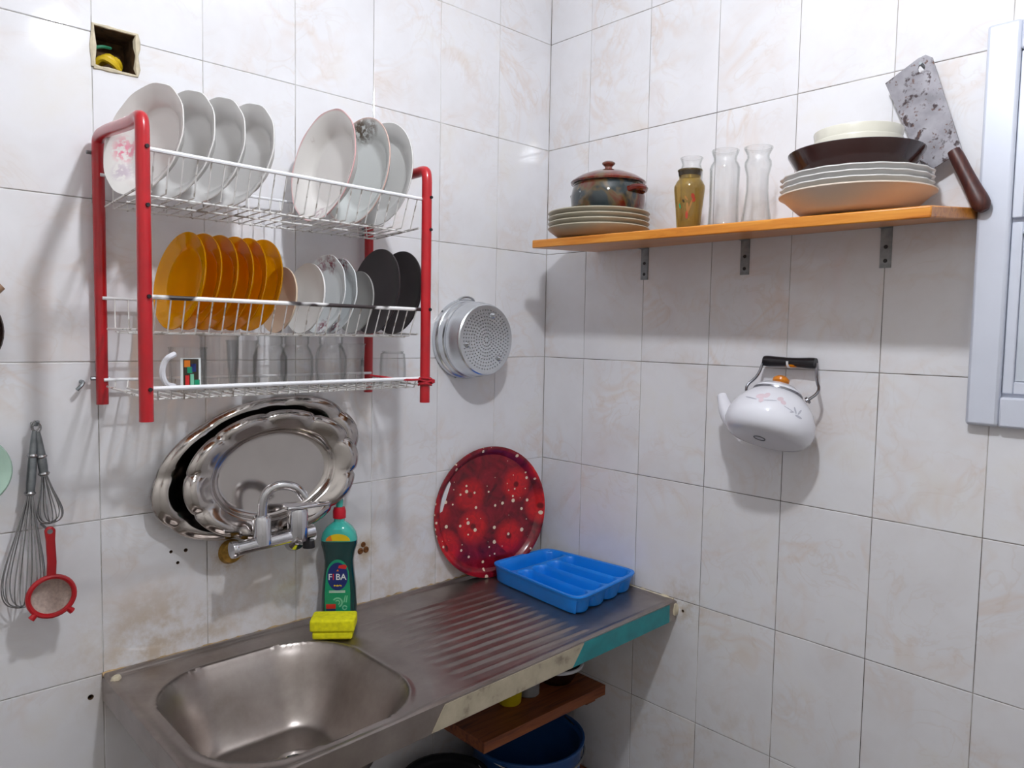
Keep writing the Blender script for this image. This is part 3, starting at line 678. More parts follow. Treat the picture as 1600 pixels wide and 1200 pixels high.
# vases
gv = 'glass vases on the shelf'
va = tag(empty('vase', (-.15, -.585, shz(-.15, -.585))), 'amber tinted glass vase with painted red flowers and dark rim', 'vase', gv)
vp = [(.0235, 0), (.0255, .003), (.029, .045), (.0335, .088), (.0335, .096), (.028, .107), (.0235, .112), (.0235, .118), (.026, .132)]
G().lathe(vessel(vp), 36).obj('body', M['amber_vase'], va)
G().lathe([(.0242, .119), (.0266, .132), (.0262, .1325), (.0238, .119)], 36).obj('rim', M['dark_rim'], va)
def vpatch(th0, z0, w_, h_, R, mat, par, ang=0):
    v = [(0, 0)] + [(w_ * math.cos(2 * math.pi * k / 10), h_ * math.sin(2 * math.pi * k / 10)) for k in range(10)]
    v = [(x * math.cos(ang) - y * math.sin(ang), x * math.sin(ang) + y * math.cos(ang)) for x, y in v]
    P_ = []
    for x, y in v:
        r = R(z0 + y) + .0007; t = th0 + x / r; P_.append((r * math.cos(t), r * math.sin(t), z0 + y))
    return G().add(P_, [[0, 1 + k, 1 + (k + 1) % 10] for k in range(10)]).obj('flower_paint', M[mat] if isinstance(mat, str) else mat, par)
def radial(prof):
    def R(z):
        for (r0, z0_), (r1, z1_) in zip(prof, prof[1:]):
            if z0_ <= z <= z1_: return r0 + (r1 - r0) * (z - z0_) / max(1e-9, z1_ - z0_)
        return prof[-1][0]
    return R
ct = math.atan2(-.96, -1.45)
Rv = radial(vp)
for dt, z, w_, h_, mt, an in [(.25, .07, .004, .006, 'vase_flower', .3), (.32, .062, .004, .005, 'vase_flower', -.3), (-.1, .045, .003, .012, 'vase_stem', .1), (-.15, .03, .003, .009, 'vase_flower', .0), (-.4, .06, .002, .004, 'dark_rim', .4), (-.2, .066, .002, .006, 'vase_stem', .6), (.1, .05, .0018, .016, 'vase_stem', -.3), (-.7, .05, .002, .006, 'label_green', .2)]:
    vpatch(ct + dt, z, w_, h_, Rv, mt, va, an)
tag(G().lathe(vessel([(.022, 0), (.025, .003), (.024, .09), (.026, .134), (.0265, .142), (.023, .149), (.021, .156), (.0245, .167), (.025, .171)]), 36).obj('vase', M['clear'], None, (-.085, -.545, shz(-.085, -.545))), 'clear glass vase standing behind the amber vase', 'vase', gv)
tag(G().lathe(vessel([(.029, 0), (.032, .004), (.030, .05), (.031, .115), (.0315, .128), (.028, .137), (.024, .143), (.024, .151), (.028, .162), (.0275, .166)]), 36, None, lambda r, t: 1 + .018 * math.cos(12 * t)).obj('vase', M['clear'], None, (-.13, -.66, shz(-.13, -.66))), 'ribbed clear glass vase standing between amber and plain vases', 'vase', gv)
tag(G().lathe(vessel([(.029, 0), (.031, .004), (.027, .03), (.0225, .07), (.0225, .1), (.0275, .122), (.027, .13), (.0225, .138), (.0225, .144), (.0285, .156), (.028, .16)]), 36).obj('vase', M['clear'], None, (-.13, -.738, shz(-.13, -.738))), 'plain waisted clear glass vase nearest the big plate stack', 'vase', gv)
# right-hand stack
sx, sy = -.142, -.947; z0 = shz(sx, sy) - .001; gs = 'stacked crockery at the shelf end'
pr = [(0, .004), (.075, .004), (.1, .012), (.132, .037), (.137, .039), (.137, .0365), (.13, .033), (.1, .006), (.082, 0), (0, 0)]
tag(G().lathe(pr, 64).obj('dinner_plate', M['china_tan'], None, (sx, sy, z0)), 'wide tan plate at the bottom of the tall crockery stack', 'plate', gs)
pr = [(0, .003), (.08, .003), (.1, .008), (.128, .02), (.1325, .022), (.1325, .02), (.127, .017), (.1, .004), (.085, 0), (0, 0)]
for i in range(3):
    l = ['white scalloped plate lying on the wide tan plate', 'white scalloped plate in the middle of three alike', 'white scalloped plate right under the dark brown bowl'][i]
    tag(G().lathe(pr, 96, None, lambda r, t: 1 + (.012 * math.cos(18 * t) if r > .11 else 0)).obj('dinner_plate', M['china'], None, (sx + .003, sy + .003, z0 + .029 + i * .0105)), l, 'plate', gs)
zb = z0 + .0535
tag(G().lathe([(0, .004), (.07, .004), (.085, .014), (.112, .056), (.118, .065), (.1195, .064), (.119, .061), (.09, .011), (.082, .0), (0, 0)], 64).obj('bowl', M['brown_bowl'], None, (sx + .004, sy + .006, zb)), 'dark brown shallow bowl under two small cream bowls', 'bowl', gs)
for i in range(2):
    tag(G().lathe([(0, .003), (.05, .003), (.067, .02), (.0765, .078), (.0775, .08), (.078, .078), (.0685, .018), (.053, 0), (0, 0)], 56).obj('bowl', M['china_cream'], None, (sx + .004, sy + .002, zb + .0045 + i * .018)), ['small cream bowl resting in the dark brown bowl', 'small cream bowl on top of the tall crockery stack'][i], 'bowl', gs)

# ------------------------------------------------------------------ cleaver
CL = tag(empty('meat_cleaver', (-.034, -1.02, 1.93)), 'rust-spotted meat cleaver with wooden handle hanging beside window', 'cleaver')
# poly in (−y, z) plane -> local x = -(y+1.02), local y = z-1.93, extruded along -x
mc = Matrix(((0, 0, -1, 0), (-1, 0, 0, 0), (0, 1, 0, 0), (0, 0, 0, 1)))
def cy(y, z): return (-(y + 1.02), z - 1.93)
hole = [cy(-1.016 + .0065 * math.cos(k * math.pi / 5), 2.043 + .0085 * math.sin(k * math.pi / 5)) for k in range(10)]
outer = [cy(-.951, 2.029), cy(-1.008, 2.062), cy(-1.022, 2.066), cy(-1.034, 2.058), cy(-1.06, 1.977), cy(-1.093, 1.877), cy(-1.072, 1.866), cy(-1.033, 1.844)]
# blade as two pieces joined round the nail hole
bm = bmesh.new()
vo_ = [bm.verts.new(mc @ Vector((p[0], p[1], .0))) for p in outer]; vh = [bm.verts.new(mc @ Vector((p[0], p[1], .0))) for p in hole]
ed = [bm.edges.new((vo_[i], vo_[(i + 1) % len(vo_)])) for i in range(len(vo_))] + [bm.edges.new((vh[i], vh[(i + 1) % 10])) for i in range(10)]
bmesh.ops.triangle_fill(bm, use_beauty=True, edges=ed)
r_ = bmesh.ops.extrude_face_region(bm, geom=bm.faces[:]); bmesh.ops.translate(bm, verts=[e for e in r_['geom'] if isinstance(e, bmesh.types.BMVert)], vec=(-.0035, 0, 0))
bmesh.ops.recalc_face_normals(bm, faces=bm.faces); me = bpy.data.meshes.new('blade'); bm.to_mesh(me); bm.free()
link('blade', me, M['blade'], CL)
d0, d1 = Vector((0, -1.082, 1.873)), Vector((0, -1.133, 1.768)); ax = (d1 - d0).normalized()
def hp(t, r): p = d0.lerp(d1, t); return (Vector((-.002, p.y + 1.02, p.z - 1.93)), r)
hh = [hp(-.06, .011), hp(.05, .0125), hp(.35, .0125), hp(.65, .014), hp(.85, .016), hp(.97, .015), hp(1.04, .008)]
o = G().tube([h[0] for h in hh], [h[1] for h in hh], 14, 1).obj('handle', M['knife_wood'], CL)
tag(G().tube([(.003, 0, 0), (-.045, 0, .004)], .003, 8).obj('nail', M['zinc'], None, (0, -1.016, 2.046)), 'steel nail holding the cleaver', 'nail')

# ------------------------------------------------------------------ kettle
tau = math.radians(25); u = Vector((math.sin(tau), 0, math.cos(tau))); px_ = Vector((0, 1, 0))
kc = Vector((-.108, -.768, 1.309)) # bottom centre of the body
mk = Matrix.Translation(kc) @ Matrix((px_.cross(u), px_, u)).transposed().to_4x4()   # local x towards wall, y to the spout, z axis
mk = Matrix.Translation(kc) @ Matrix((Vector((math.cos(tau), 0, -math.sin(tau))), Vector((0, 1, 0)), u)).transposed().to_4x4()
KT = tag(empty('kettle', (0, 0, 0), mk), 'white enamel kettle with faint pink flowers hanging on the wall', 'kettle')
kp = [(.064, 0), (.078, .003), (.0885, .014), (.0935, .031), (.0915, .05), (.083, .071), (.070, .089), (.058, .1), (.05, .106)]
G().lathe([(0, .0)] + kp + [(.05, .11), (0, .11)], 56).obj('body', M['enamel'], KT)
G().lathe([(.0485, .1045), (.0525, .1055), (.0525, .1095), (.0485, .11)], 48).obj('collar', M['enamel_trim'], KT)
lid = G().lathe([(0, .11), (.049, .11), (.0485, .115), (.036, .124), (.012, .129), (0, .129)], 40).obj('lid', M['enamel'], KT)
G().lathe([(0, .128), (.01, .129), (.0175, .136), (.0175, .142), (.011, .148), (0, .149)], 24).obj('knob', M['orange'], lid)
G().tube([(0, .07, .03), (0, .095, .045), (0, .112, .062), (0, .126, .084), (0, .132, .094)], [.026, .022, .017, .0125, .011], 16, 2).obj('spout', M['enamel'], KT)
inv = mk.inverted()
grip0, grip1 = Vector((-.024, -.714, 1.476)), Vector((-.024, -.832, 1.475))
for s_, gend in ((1, grip0), (-1, grip1)):
    ear = Vector((.0, .066 * s_, .095)); G().lathe([(0, .006), (.007, .005), (.008, 0)], 12).obj('ear', M['enamel_trim'], KT, mw=frame(ear + Vector((0, .002 * s_, .002)), (0, s_ * .7, .7)))
    ge = inv @ gend
    e2 = inv @ (gend + Vector((-.012, .008 * s_, -.035)))
    G().tube([ear, ear.lerp(e2, .5) + Vector((0, .02 * s_, 0)), e2, ge + Vector((0, .002 * s_, 0))], .0032, 8, 2).obj('bail', M['enamel_trim'], KT)
g0, g1 = inv @ grip0, inv @ grip1
gr = G().tube([g0, g0.lerp(g1, .06), g0.lerp(g1, .3), g0.lerp(g1, .5), g0.lerp(g1, .7), g0.lerp(g1, .94), g1], [.0115, .0125, .0108, .01, .0108, .0125, .0115], 14, 1).obj('grip', M['black'], KT)
q0, q1 = g0.lerp(g1, .36), g0.lerp(g1, .72); dn = (inv.to_3x3() @ Vector((-.35, -.25, -1))).normalized()
G().tube([q0 + dn * .0035, q0.lerp(q1, .3) + dn * .0042, q0.lerp(q1, .7) + dn * .0042, q1 + dn * .0035], [.004, .0075, .0078, .005], 12, 1).obj('grip_inlay', M['orange'], gr)
Rk = radial(kp); kt = math.atan2(-.45, -.88)
def kpatch(t, z, w_, h_, mt, an): return vpatch(t, z, w_, h_, Rk, mt, KT, an)
for t, z, w_, h_, mt, an in [(-.35, .062, .010, .007, 'pink', .2), (-.22, .066, .006, .008, 'pink', -.4), (-.3, .053, .005, .006, 'pink', 0), (.12, .064, .007, .005, 'pink', .6), (.2, .058, .006, .005, 'pink', -.5),
                             (-.58, .056, .016, .0013, 'leaf_grey', -.2), (-.1, .056, .014, .001, 'leaf_grey', .2), (.35, .048, .013, .001, 'leaf_grey', -.3), (.5, .05, .0022, .008, 'leaf_grey', .3), (.62, .05, .002, .009, 'leaf_grey', -.6), (.6, .04, .009, .0025, 'leaf_grey', -.1), (.42, .044, .005, .0015, 'leaf_grey', .4)]:
    kpatch(kt + t, z * 1.12, w_, h_, mt, an)
G().tube([(.014 * math.cos(k * math.pi / 8) - .012, .014 * .8 * math.sin(k * math.pi / 8) + .008, -.0004) for k in range(16)], .0011, 5, 0, True).obj('base_mark', M['pvc_dark'], KT)
tag(G().tube([(.004, 0, 0), (-.026, 0, 0), (-.037, 0, .006), (-.0375, 0, .014)], .0026, 8, 1).obj('wall_hook', M['white_wire'], None, (0, -.774, 1.4635)), 'small hook in the tile joint carrying the kettle', 'hook')

# ------------------------------------------------------------------ colander
CO = tag(empty('colander', (0, 0, 0), frame((-.312, -.0008, 1.51), (0, -1, 0))), 'round perforated aluminium colander hanging on wall beside dish rack', 'colander')
cp = [(.1055, .0), (.1065, .003), (.1055, .012), (.103, .016), (.1005, .018), (.0995, .034), (.0965, .038), (.0965, .043), (.0985, .047), (.098, .062), (.0952, .067), (.094, .085), (.092, .09), (.089, .0925)]
G().lathe([(.1, .001)] + cp, 72).obj('body', M['aluminium'], CO, sharp=28)
bm = bmesh.new(); ed = []
def loop(cx, cy_, r, n):
    vs = [bm.verts.new((cx + r * math.cos(2 * math.pi * q / n), cy_ + r * math.sin(2 * math.pi * q / n), .0925)) for q in range(n)]
    ed.extend(bm.edges.new((vs[q], vs[(q + 1) % n])) for q in range(n))
loop(0, 0, .089, 72)
feet = [(.066 * math.cos(t), .066 * math.sin(t)) for t in (1.25, 3.35, 5.45)]
for ring in range(1, 10):
    r = .0085 * ring; n = int(6 + 5.2 * ring) if ring > 1 else 8
    for k in range(n):
        t = 2 * math.pi * (k + .5 * (ring % 2)) / n; hx, hy = r * math.cos(t), r * math.sin(t)
        if all(math.hypot(hx - a_, hy - b_) > .0095 for a_, b_ in feet): loop(hx, hy, .0017, 6)
bmesh.ops.triangle_fill(bm, use_beauty=True, edges=ed)
r_ = bmesh.ops.extrude_face_region(bm, geom=bm.faces[:]); bmesh.ops.translate(bm, verts=[e for e in r_['geom'] if isinstance(e, bmesh.types.BMVert)], vec=(0, 0, -.0006))
bmesh.ops.recalc_face_normals(bm, faces=bm.faces); me = bpy.data.meshes.new('perforated_base'); bm.to_mesh(me); bm.free()
link('perforated_base', me, M['aluminium'], CO)
for t in (1.25, 3.35, 5.45): G().lathe([(0, .0095), (.004, .0085), (.007, .004), (.008, 0)], 16).obj('foot', M['aluminium'], CO, (.066 * math.cos(t), .066 * math.sin(t), .0925))
G().tube([(-.03, .099, .006), (-.022, .108, .01), (0, .1125, .012), (.022, .108, .01), (.03, .099, .006)], .003, 8, 1).obj('handle', M['aluminium'], CO)
for t in (2.4, 4.4): G().lathe([(0, .003), (.003, .002), (.0035, 0)], 10).obj('rivet', M['zinc'], CO, mw=frame((.1055 * math.cos(t), .1055 * math.sin(t), .007), (math.cos(t), math.sin(t), 0)))

# ------------------------------------------------------------------ oval platters
def platter(c, L_, Hh, tilt, lean, mat, lobes, label, depth, name='oval_platter'):
    n = 120; rings = [(0.0, -depth), (.6, -depth), (.66, -depth + .001), (.69, -depth * .45), (.71, -depth * .1), (.74, .001), (.79, .0035), (.85, .008), (.90, .0095), (.94, .008), (.975, .0035), (1.0, 0), (1.0, -.002), (.97, .001), (.9, .006), (.79, .001), (.72, -.003), (.66, -depth - .002), (0, -depth - .002)]
    def sc(r, t):
        k = abs(math.cos(lobes / 2 * t)); return 1 + (.035 * (k ** .4) - .02) * max(0, (r - .6) / .4)
    g = G().lathe(rings, n, None, sc, L_ / 2, Hh / 2)
    # fluted rim: crests follow the lobes
    for p in g.v:
        rr = math.hypot(p.x / (L_ / 2), p.y / (Hh / 2)); t = math.atan2(p.y / (Hh / 2), p.x / (L_ / 2))
        if rr > .76: p.z += .009 * (abs(math.cos(lobes / 2 * t)) ** .6 - .6) * min(1, (rr - .76) / .12)
    nrm = Vector((0, -math.cos(lean), math.sin(lean)))
    mw = frame(c, nrm) @ Matrix.Rotation(tilt, 4, 'Z')
    return tag(g.obj(name, mat, None, mw=mw, sharp=60), label, 'platter', 'platters leaning behind the tap')
platter((-.885, -.028, 1.236), .47, .275, .26, .07, M['platter'], 8, 'large steel oval platter behind the smaller scalloped one', .012)
platter((-.873, -.066, 1.222), .39, .262, .13, .13, M['platter'], 10, 'smaller polished steel oval platter with fluted rim behind tap', .014)

# ------------------------------------------------------------------ tap
T = tag(empty('wall_tap', (-.875, -.11, 1.09)), 'chrome wall-mounted mixer tap with lever above the sink', 'tap')
def tl(x, y, z): return (x + .875, y + .11, z - 1.09)
G().tube([tl(-.985, -.112, 1.088), tl(-.815, -.112, 1.098)], .0145, 18).obj('body', M['chrome'], T)
for x, mt in ((-.948, 'brass'), (-.80, 'chrome')):
    G().tube([tl(x, .004, 1.052), tl(x, -.03, 1.054), tl(x - .012, -.1, 1.082)], .011, 12, 1).obj('union', M[mt], T)
    G().lathe([(.011, .014), (.022, .01), (.027, 0), (.01, 0)], 24).obj('escutcheon', M[mt], T, mw=frame(tl(x, -.0004, 1.052), (0, -1, 0)))
g = G(); g.lathe([(0, 0), (.0185, 0), (.0185, .052), (.015, .058), (0, .058)], 20); g.obj('spout_turret', M['chrome'], T, tl(-.93, -.114, 1.09))
G().tube([tl(-.93, -.114, 1.14), tl(-.93, -.118, 1.185), tl(-.915, -.122, 1.205), tl(-.89, -.128, 1.21), tl(-.862, -.135, 1.2), tl(-.848, -.14, 1.178)], .0095, 14, 2).obj('spout', M['chrome'], T)
G().lathe([(0, -.012), (.02, -.012), (.0215, -.006), (.0215, .05), (.019, .056), (0, .057)], 28).obj('lever_turret', M['chrome'], T, tl(-.852, -.114, 1.096))
g = G(); P_ = [(-.022, -.02), (.03, -.014), (.075, -.006), (.078, .004), (.03, .014), (-.022, .02), (-.028, 0)]
g.prism(P_, .008, Matrix.Translation(tl(-.858, -.116, 1.153)) @ Matrix.Rotation(-.12, 4, 'Z') @ Matrix.Rotation(.03, 4, 'Y'))
o = g.obj('lever', M['chrome'], T); md = o.modifiers.new('bevel', 'BEVEL'); md.width = .003; md.segments = 2
G().lathe([(0, .0), (.012, .0), (.013, .016), (0, .018)], 18).obj('outlet_nut', M['black'], T, mw=frame(tl(-.825, -.112, 1.079), (0, 0, -1)))
G().lathe([(0, -.004), (.0165, -.004), (.0175, 0), (.0165, .006), (0, .006)], 18).obj('end_cap', M['chrome'], T, mw=frame(tl(-.987, -.112, 1.088), (-1, 0, 0)))

# ------------------------------------------------------------------ washing-up bottle and sponge
fd = Vector((-.62, -.785, 0)).normalized()
mb = frame((-.722, -.062, .8555), (0, 0, 1)); rt = Vector((-fd.y, fd.x, 0)) * 1
mb = Matrix.Translation((-.722, -.062, .8555)) @ Matrix((Vector((-fd.y, fd.x, 0)), -fd, Vector((0, 0, 1)))).transposed().to_4x4()  # local -y faces the room
if (mb.to_3x3() @ Vector((1, 0, 0))).x < 0: pass
B = tag(empty('soap_bottle', (0, 0, 0), mb), 'dark green washing-up liquid bottle with red cap and green label', 'bottle')
bprof = [(0, .037), (.004, .0395), (.04, .040), (.09, .038), (.125, .034), (.15, .0325), (.172, .036), (.187, .0405), (.2, .0405), (.213, .037), (.225, .029), (.233, .019), (.238, .012), (.252, .0115)]
def bottle_part(z0, z1, n=44, closeb=False, closet=False, off=0):
    ks = [z0] + [z for z, _ in bprof if z0 < z < z1] + [z1]; v = []; f = []
    def hw(z):
        for (za, a), (zb_, b_) in zip(bprof, bprof[1:]):
            if za <= z <= zb_: return a + (b_ - a) * (z - za) / max(1e-9, zb_ - za)
        return bprof[-1][1]
    for z in ks:
        a = hw(z) + off; dpt = min(.026 + off, a)
        for k in range(n):
            t = 2 * math.pi * k / n; c, s_ = math.cos(t), math.sin(t); e_ = .72
            v.append((a * math.copysign(abs(c) ** e_, c), dpt * math.copysign(abs(s_) ** e_, s_), z))
    for i in range(len(ks) - 1):
        for k in range(n): l = (k + 1) % n; f.append([i * n + k, i * n + l, (i + 1) * n + l, (i + 1) * n + k])
    if closeb: f.append(list(range(n))[::-1])
    if closet: f.append([(len(ks) - 1) * n + k for k in range(n)])
    return G().add(v, f)
bottle_part(0, .196, closeb=True, closet=True).obj('liquid_filled_body', M['soap_liquid'], B)
bottle_part(.1962, .252, closet=True).obj('clear_shoulder', M['soap_clear'], B)
cap = G().lathe([(0, .246), (.0145, .246), (.0148, .262), (.0125, .27), (.006, .272), (0, .272)], 24).obj('cap', M['soap_cap'], B)
G().lathe([(0, .271), (.0075, .271), (.0085, .286), (.007, .291), (0, .292)], 20).obj('cap_tip', M['soap_clear'], cap)
# label: flat print on the front face
LY = -.0262
def lab(poly, mat, k=1, par=None, name='label_print'):
    return G().add([(x, LY - .0003 * k, z) for x, z in poly], [list(range(len(poly)))]).obj(name, M[mat], par or LB)
def zx(pts): return pts
lp = [(-.0285, .03), (.0285, .03), (.0285, .08)] + [(.026 * math.cos(t), .118 + .039 * math.sin(t)) for t in [k * math.pi / 12 for k in range(13)]] + [(-.0285, .08)]
LB = G().add([(x, LY, z) for x, z in lp], [list(range(len(lp)))]).obj('label', M['label_green'], B)
lab([(.023 * math.cos(t), .118 + .032 * math.sin(t)) for t in [k * math.pi / 14 for k in range(28)]], 'label_blue', 1)
lab([(.001, .137), (.018, .135), (.021, .1415), (.016, .1455), (.003, .1435)], 'label_red', 2)
lab([(-.003, .13), (.003, .13), (.0005, .1345)], 'label_orange', 2)
for k in range(6): lab([(-.008 + .003 * k, .0955 + .0012 * math.sin(k * 2)), (-.0055 + .003 * k, .0955), (-.006 + .003 * k, .0985 + .001 * math.cos(k * 3)), (-.0083 + .003 * k, .098)], 'label_yellow', 2)
for z in (.0845, .0815): lab([(-.019, z - .0008), (.017, z - .0008), (.017, z + .0008), (-.019, z + .0008)], 'label_white', 1)
lab([(-.0255, .044), (-.004, .044), (-.004, .0545), (-.0255, .0545)], 'label_red', 2); lab([(-.0255, .039), (-.004, .039), (-.004, .043), (-.0255, .043)], 'label_blue', 2)
for (cx, cz, r0, r1, a0, a1) in [(.0, .058, .012, .0085, -1.2, 2.6), (.0, .058, .006, .0035, -1.2, 2.6), (.016, .046, .006, .003, 0, 6.0)]:
    lab([(cx + r0 * math.cos(a0 + (a1 - a0) * k / 12), cz + r0 * math.sin(a0 + (a1 - a0) * k / 12)) for k in range(13)] + [(cx + r1 * math.cos(a1 + (a0 - a1) * k / 12), cz + r1 * math.sin(a1 + (a0 - a1) * k / 12)) for k in range(13)], 'label_pale', 1)
for k in range(2): lab([(.013 + .005 * k, .058), (.0155 + .005 * k, .058), (.0185 + .004 * k, .074), (.0165 + .004 * k, .074)], 'label_pale', 1)
def text(body, size, x, z, mat, par, k=3, sx=1.0):
    cu = bpy.data.curves.new('text', 'FONT'); cu.body = body; cu.size = size; cu.align_x = 'CENTER'; cu.align_y = 'CENTER'; cu.offset = size * .012
    tmp = bpy.data.objects.new('tmp', cu); COL.objects.link(tmp); dg = bpy.context.evaluated_depsgraph_get(); me = bpy.data.meshes.new_from_object(tmp.evaluated_get(dg)); bpy.data.objects.remove(tmp, do_unlink=True)
    me.transform(Matrix.Translation((x, LY - .0003 * k, z)) @ Matrix.Rotation(math.pi / 2, 4, 'X') @ Matrix.Diagonal((sx, 1, 1, 1)))
    me.materials.clear(); me.materials.append(M[mat]); return link('lettering', me, None, par)
text('F', .0195, -.0165, .1165, 'label_white', LB); text('I', .0195, -.0092, .1165, 'label_red', LB); text('BA', .0195, .0075, .1165, 'label_white', LB)
ns = G().add([(.027 * math.cos(t) + .001, LY - .0035 - .0 * t, .2 + .016 * math.sin(t)) for t in [k * math.pi / 12 for k in range(13)]], [list(range(13))]).obj('neck_sticker', M['label_yellow'], B)
G().add([(.027 * math.cos(t) + .001, LY - .0038, .2 + .016 * math.sin(t)) for t in [2.2 + k * .94 / 6 for k in range(7)]] + [(-.012, LY - .0038, .2005)], [list(range(8))]).obj('sticker_end', M['label_orange'], ns)
# folded sponge cloth
ms = Matrix.Translation((-.768, -.118, .8565)) @ Matrix.Rotation(math.atan2(-.62, .785), 4, 'Z')
SP = tag(empty('sponge', (0, 0, 0), ms), 'yellow folded sponge cloth lying in front of soap bottle', 'sponge')
for k, (a, b_, z0_, z1_) in enumerate([(.043, .026, .0, .018), (.048, .029, .0175, .045)]):
    g = G().box((-a, -b_, z0_), (a, b_, z1_)); o = g.obj('fold', M['sponge'], SP); md = o.modifiers.new('bevel', 'BEVEL'); md.width = .0055; md.segments = 4

# ------------------------------------------------------------------ red tray and blue cutlery tray
th_ = math.radians(9); n_ = Vector((-math.sin(th_), -math.cos(th_), .06)).normalized()
TR = G().lathe([(0, -.013), (.15, -.013), (.157, -.012), (.164, -.004), (.17, .001), (.1775, .003), (.18, .002), (.1805, -.001), (.178, -.003), (.168, -.004), (.158, -.0155), (0, -.0155)], 96).obj('serving_tray', M['rose'], None, mw=frame((-.232, -.037, 1.036), n_))
tag(TR, 'round dark red tray with roses and cream dots standing against wall', 'tray')
CT = tag(empty('cutlery_tray', (-.145, -.22, .8575)), 'bright blue plastic cutlery tray lying on the drainboard', 'cutlery tray')
BLc, BRc, FRc, FLc = Vector((-.250, -.068, 0)), Vector((-.034, -.068, 0)), Vector((-.006, -.362, 0)), Vector((-.278, -.398, 0))
org = Vector((-.142, -.22, 0)); HT = .046
BLc, BRc, FRc, FLc = [org + (p - org) * 1.035 for p in (BLc, BRc, FRc, FLc)]
def uvp(u_, v_, z):
    a_, b_ = u_ - .5, v_ - .5; m_ = 2 * max(abs(a_), abs(b_))
    if m_ > 1e-6:
        qa, qb = abs(2 * a_ / m_), abs(2 * b_ / m_); k_ = (qa ** 9 + qb ** 9) ** (-1 / 9); q_ = 1 + (k_ - 1) * min(1, m_) ** 6; u_, v_ = .5 + a_ * q_, .5 + b_ * q_
    p = BLc.lerp(BRc, u_).lerp(FLc.lerp(FRc, u_), v_) - org; return Vector((p.x, p.y, z))
def rr01(u_, v_, u0, u1, v0, v1, r=.04): # signed depth inside a rounded slot (in metres, approx)
    W_, H_ = .25, .32
    return -rrect(u_ * W_, v_ * H_, (u0 + u1) / 2 * W_, (v0 + v1) / 2 * H_, (u1 - u0) / 2 * W_, (v1 - v0) / 2 * H_, r)
slots = [(.03, .97, .025, .235, .02)] + [(.03 + .2425 * k - (.012 if k else 0), .03 + .2425 * (k + 1) - .02, .265, .975, .026) for k in range(4)]
def th_z(u_, v_):
    d = max(rr01(u_, v_, *s_) for s_ in slots); wav = .0
    e = HT - .004 if (.02 < u_ < .98 and .02 < v_ < .98) else HT
    return e - (e - .003) * sstep(-.001, .011, d)
nu, nv = 110, 120; v = []; f = []
for i in range(nu + 1):
    for j in range(nv + 1): v.append(uvp(i / nu, j / nv, th_z(i / nu, j / nv)))
for i in range(nu):
    for j in range(nv): a = i * (nv + 1) + j; f.append([a, a + 1, a + nv + 2, a + nv + 1])
link('compartments', mesh('compartments', v, f, 60), M['blue'], CT)
# outer skirt, lobed below the rim at the front end
def outline(inset, lob):
    pts = []; n = 40
    for k in range(n): pts.append((k / n, 0, 0))
    for k in range(n): pts.append((1, k / n, 0))
    for k in range(n * 2):
        u_ = 1 - k / (n * 2); pts.append((u_, 1 - lob * (1 - abs(math.sin(4 * math.pi * u_)) ** .45), 0))
    for k in range(n): pts.append((0, 1 - k / n, 0))
    out = []
    for u_, v_, _ in pts: out.append((.5 + (u_ - .5) * (1 - inset * 2), .5 + (v_ - .5) * (1 - inset * 2)))
    return out
lev = [(0, 0, HT), (-.012, 0, HT + .0005), (-.014, 0, HT - .003), (-.006, 0, HT - .006), (0, 0, HT - .012), (.005, .05, HT - .015), (.02, .065, .004), (.03, .075, .0)]
v = []; f = []; nn = 0
for ins, lob, z in lev:
    o_ = outline(ins, lob); nn = len(o_)
    for u_, v_ in o_: v.append(uvp(u_, v_, z))
for i in range(len(lev) - 1):
    for k in range(nn): l = (k + 1) % nn; f.append([i * nn + k, i * nn + l, (i + 1) * nn + l, (i + 1) * nn + k])
f.append([(len(lev) - 1) * nn + k for k in range(nn)])
link('skirt', mesh('skirt', v, f, 50), M['blue'], CT)

# ------------------------------------------------------------------ utensils on the left
def whisk(name, top, ax_len, hl, R, nl, label, tilt, side_):
    d = Vector((math.sin(tilt) * side_, 0, -math.cos(tilt))); mw = frame(top, d, (0, 1, 0))
    o = tag(empty(name, (0, 0, 0), mw), label, 'whisk', 'whisks hanging on one hook')
    G().tube([(0, 0, -.012), (.006, 0, -.006), (.006, 0, .002), (0, 0, .008), (-.006, 0, .002), (-.006, 0, -.006)], .0014, 6, 1, True).obj('hanging_loop', M['steel_wire'], o)
    G().tube([(0, 0, .006), (0, 0, .02), (0, 0, hl * .75), (0, 0, hl)], [.004, .0055, .008, .0065], 10, 1).obj('handle', M['zinc'], o)
    for z in (.05, hl - .004): G().lathe([(.0075, -.003), (.0095, 0), (.0075, .003)], 14).obj('ferrule', M['steel_wire'], o, (0, 0, z if z < hl else hl * .5))
    for k in range(nl):
        a = math.pi * k / nl; c, s_ = math.cos(a), math.sin(a); B_ = ax_len - hl
        prof_ = [(.004, 0), (R * .45, B_ * .3), (R * .85, B_ * .6), (R, B_ * .8), (R * .8, B_ * .95), (R * .3, B_), (-R * .3, B_), (-R * .8, B_ * .95), (-R, B_ * .8), (-R * .85, B_ * .6), (-R * .45, B_ * .3), (-.004, 0)]
        G().tube([(p * c, p * s_ * .75, hl + z - .003 * k / nl) for p, z in prof_], .0011, 5, 2).obj('wire', M['steel_wire'], o)
    return o
whisk('whisk', (-1.306, -.03, 1.348), .318, .12, .034, 6, 'large balloon wire whisk hanging on the tiled wall', .085, -1)
whisk('whisk', (-1.303, -.03, 1.345), .172, .085, .021, 5, 'small wire whisk hanging beside the large whisk', .11, 1)
tag(G().tube([(0, .004, 0), (0, -.042, 0), (0, -.048, .008)], .0028, 8, 1).obj('wall_hook', M['zinc'], None, (-1.305, 0, 1.352)), 'metal hook holding both wire whisks', 'hook')
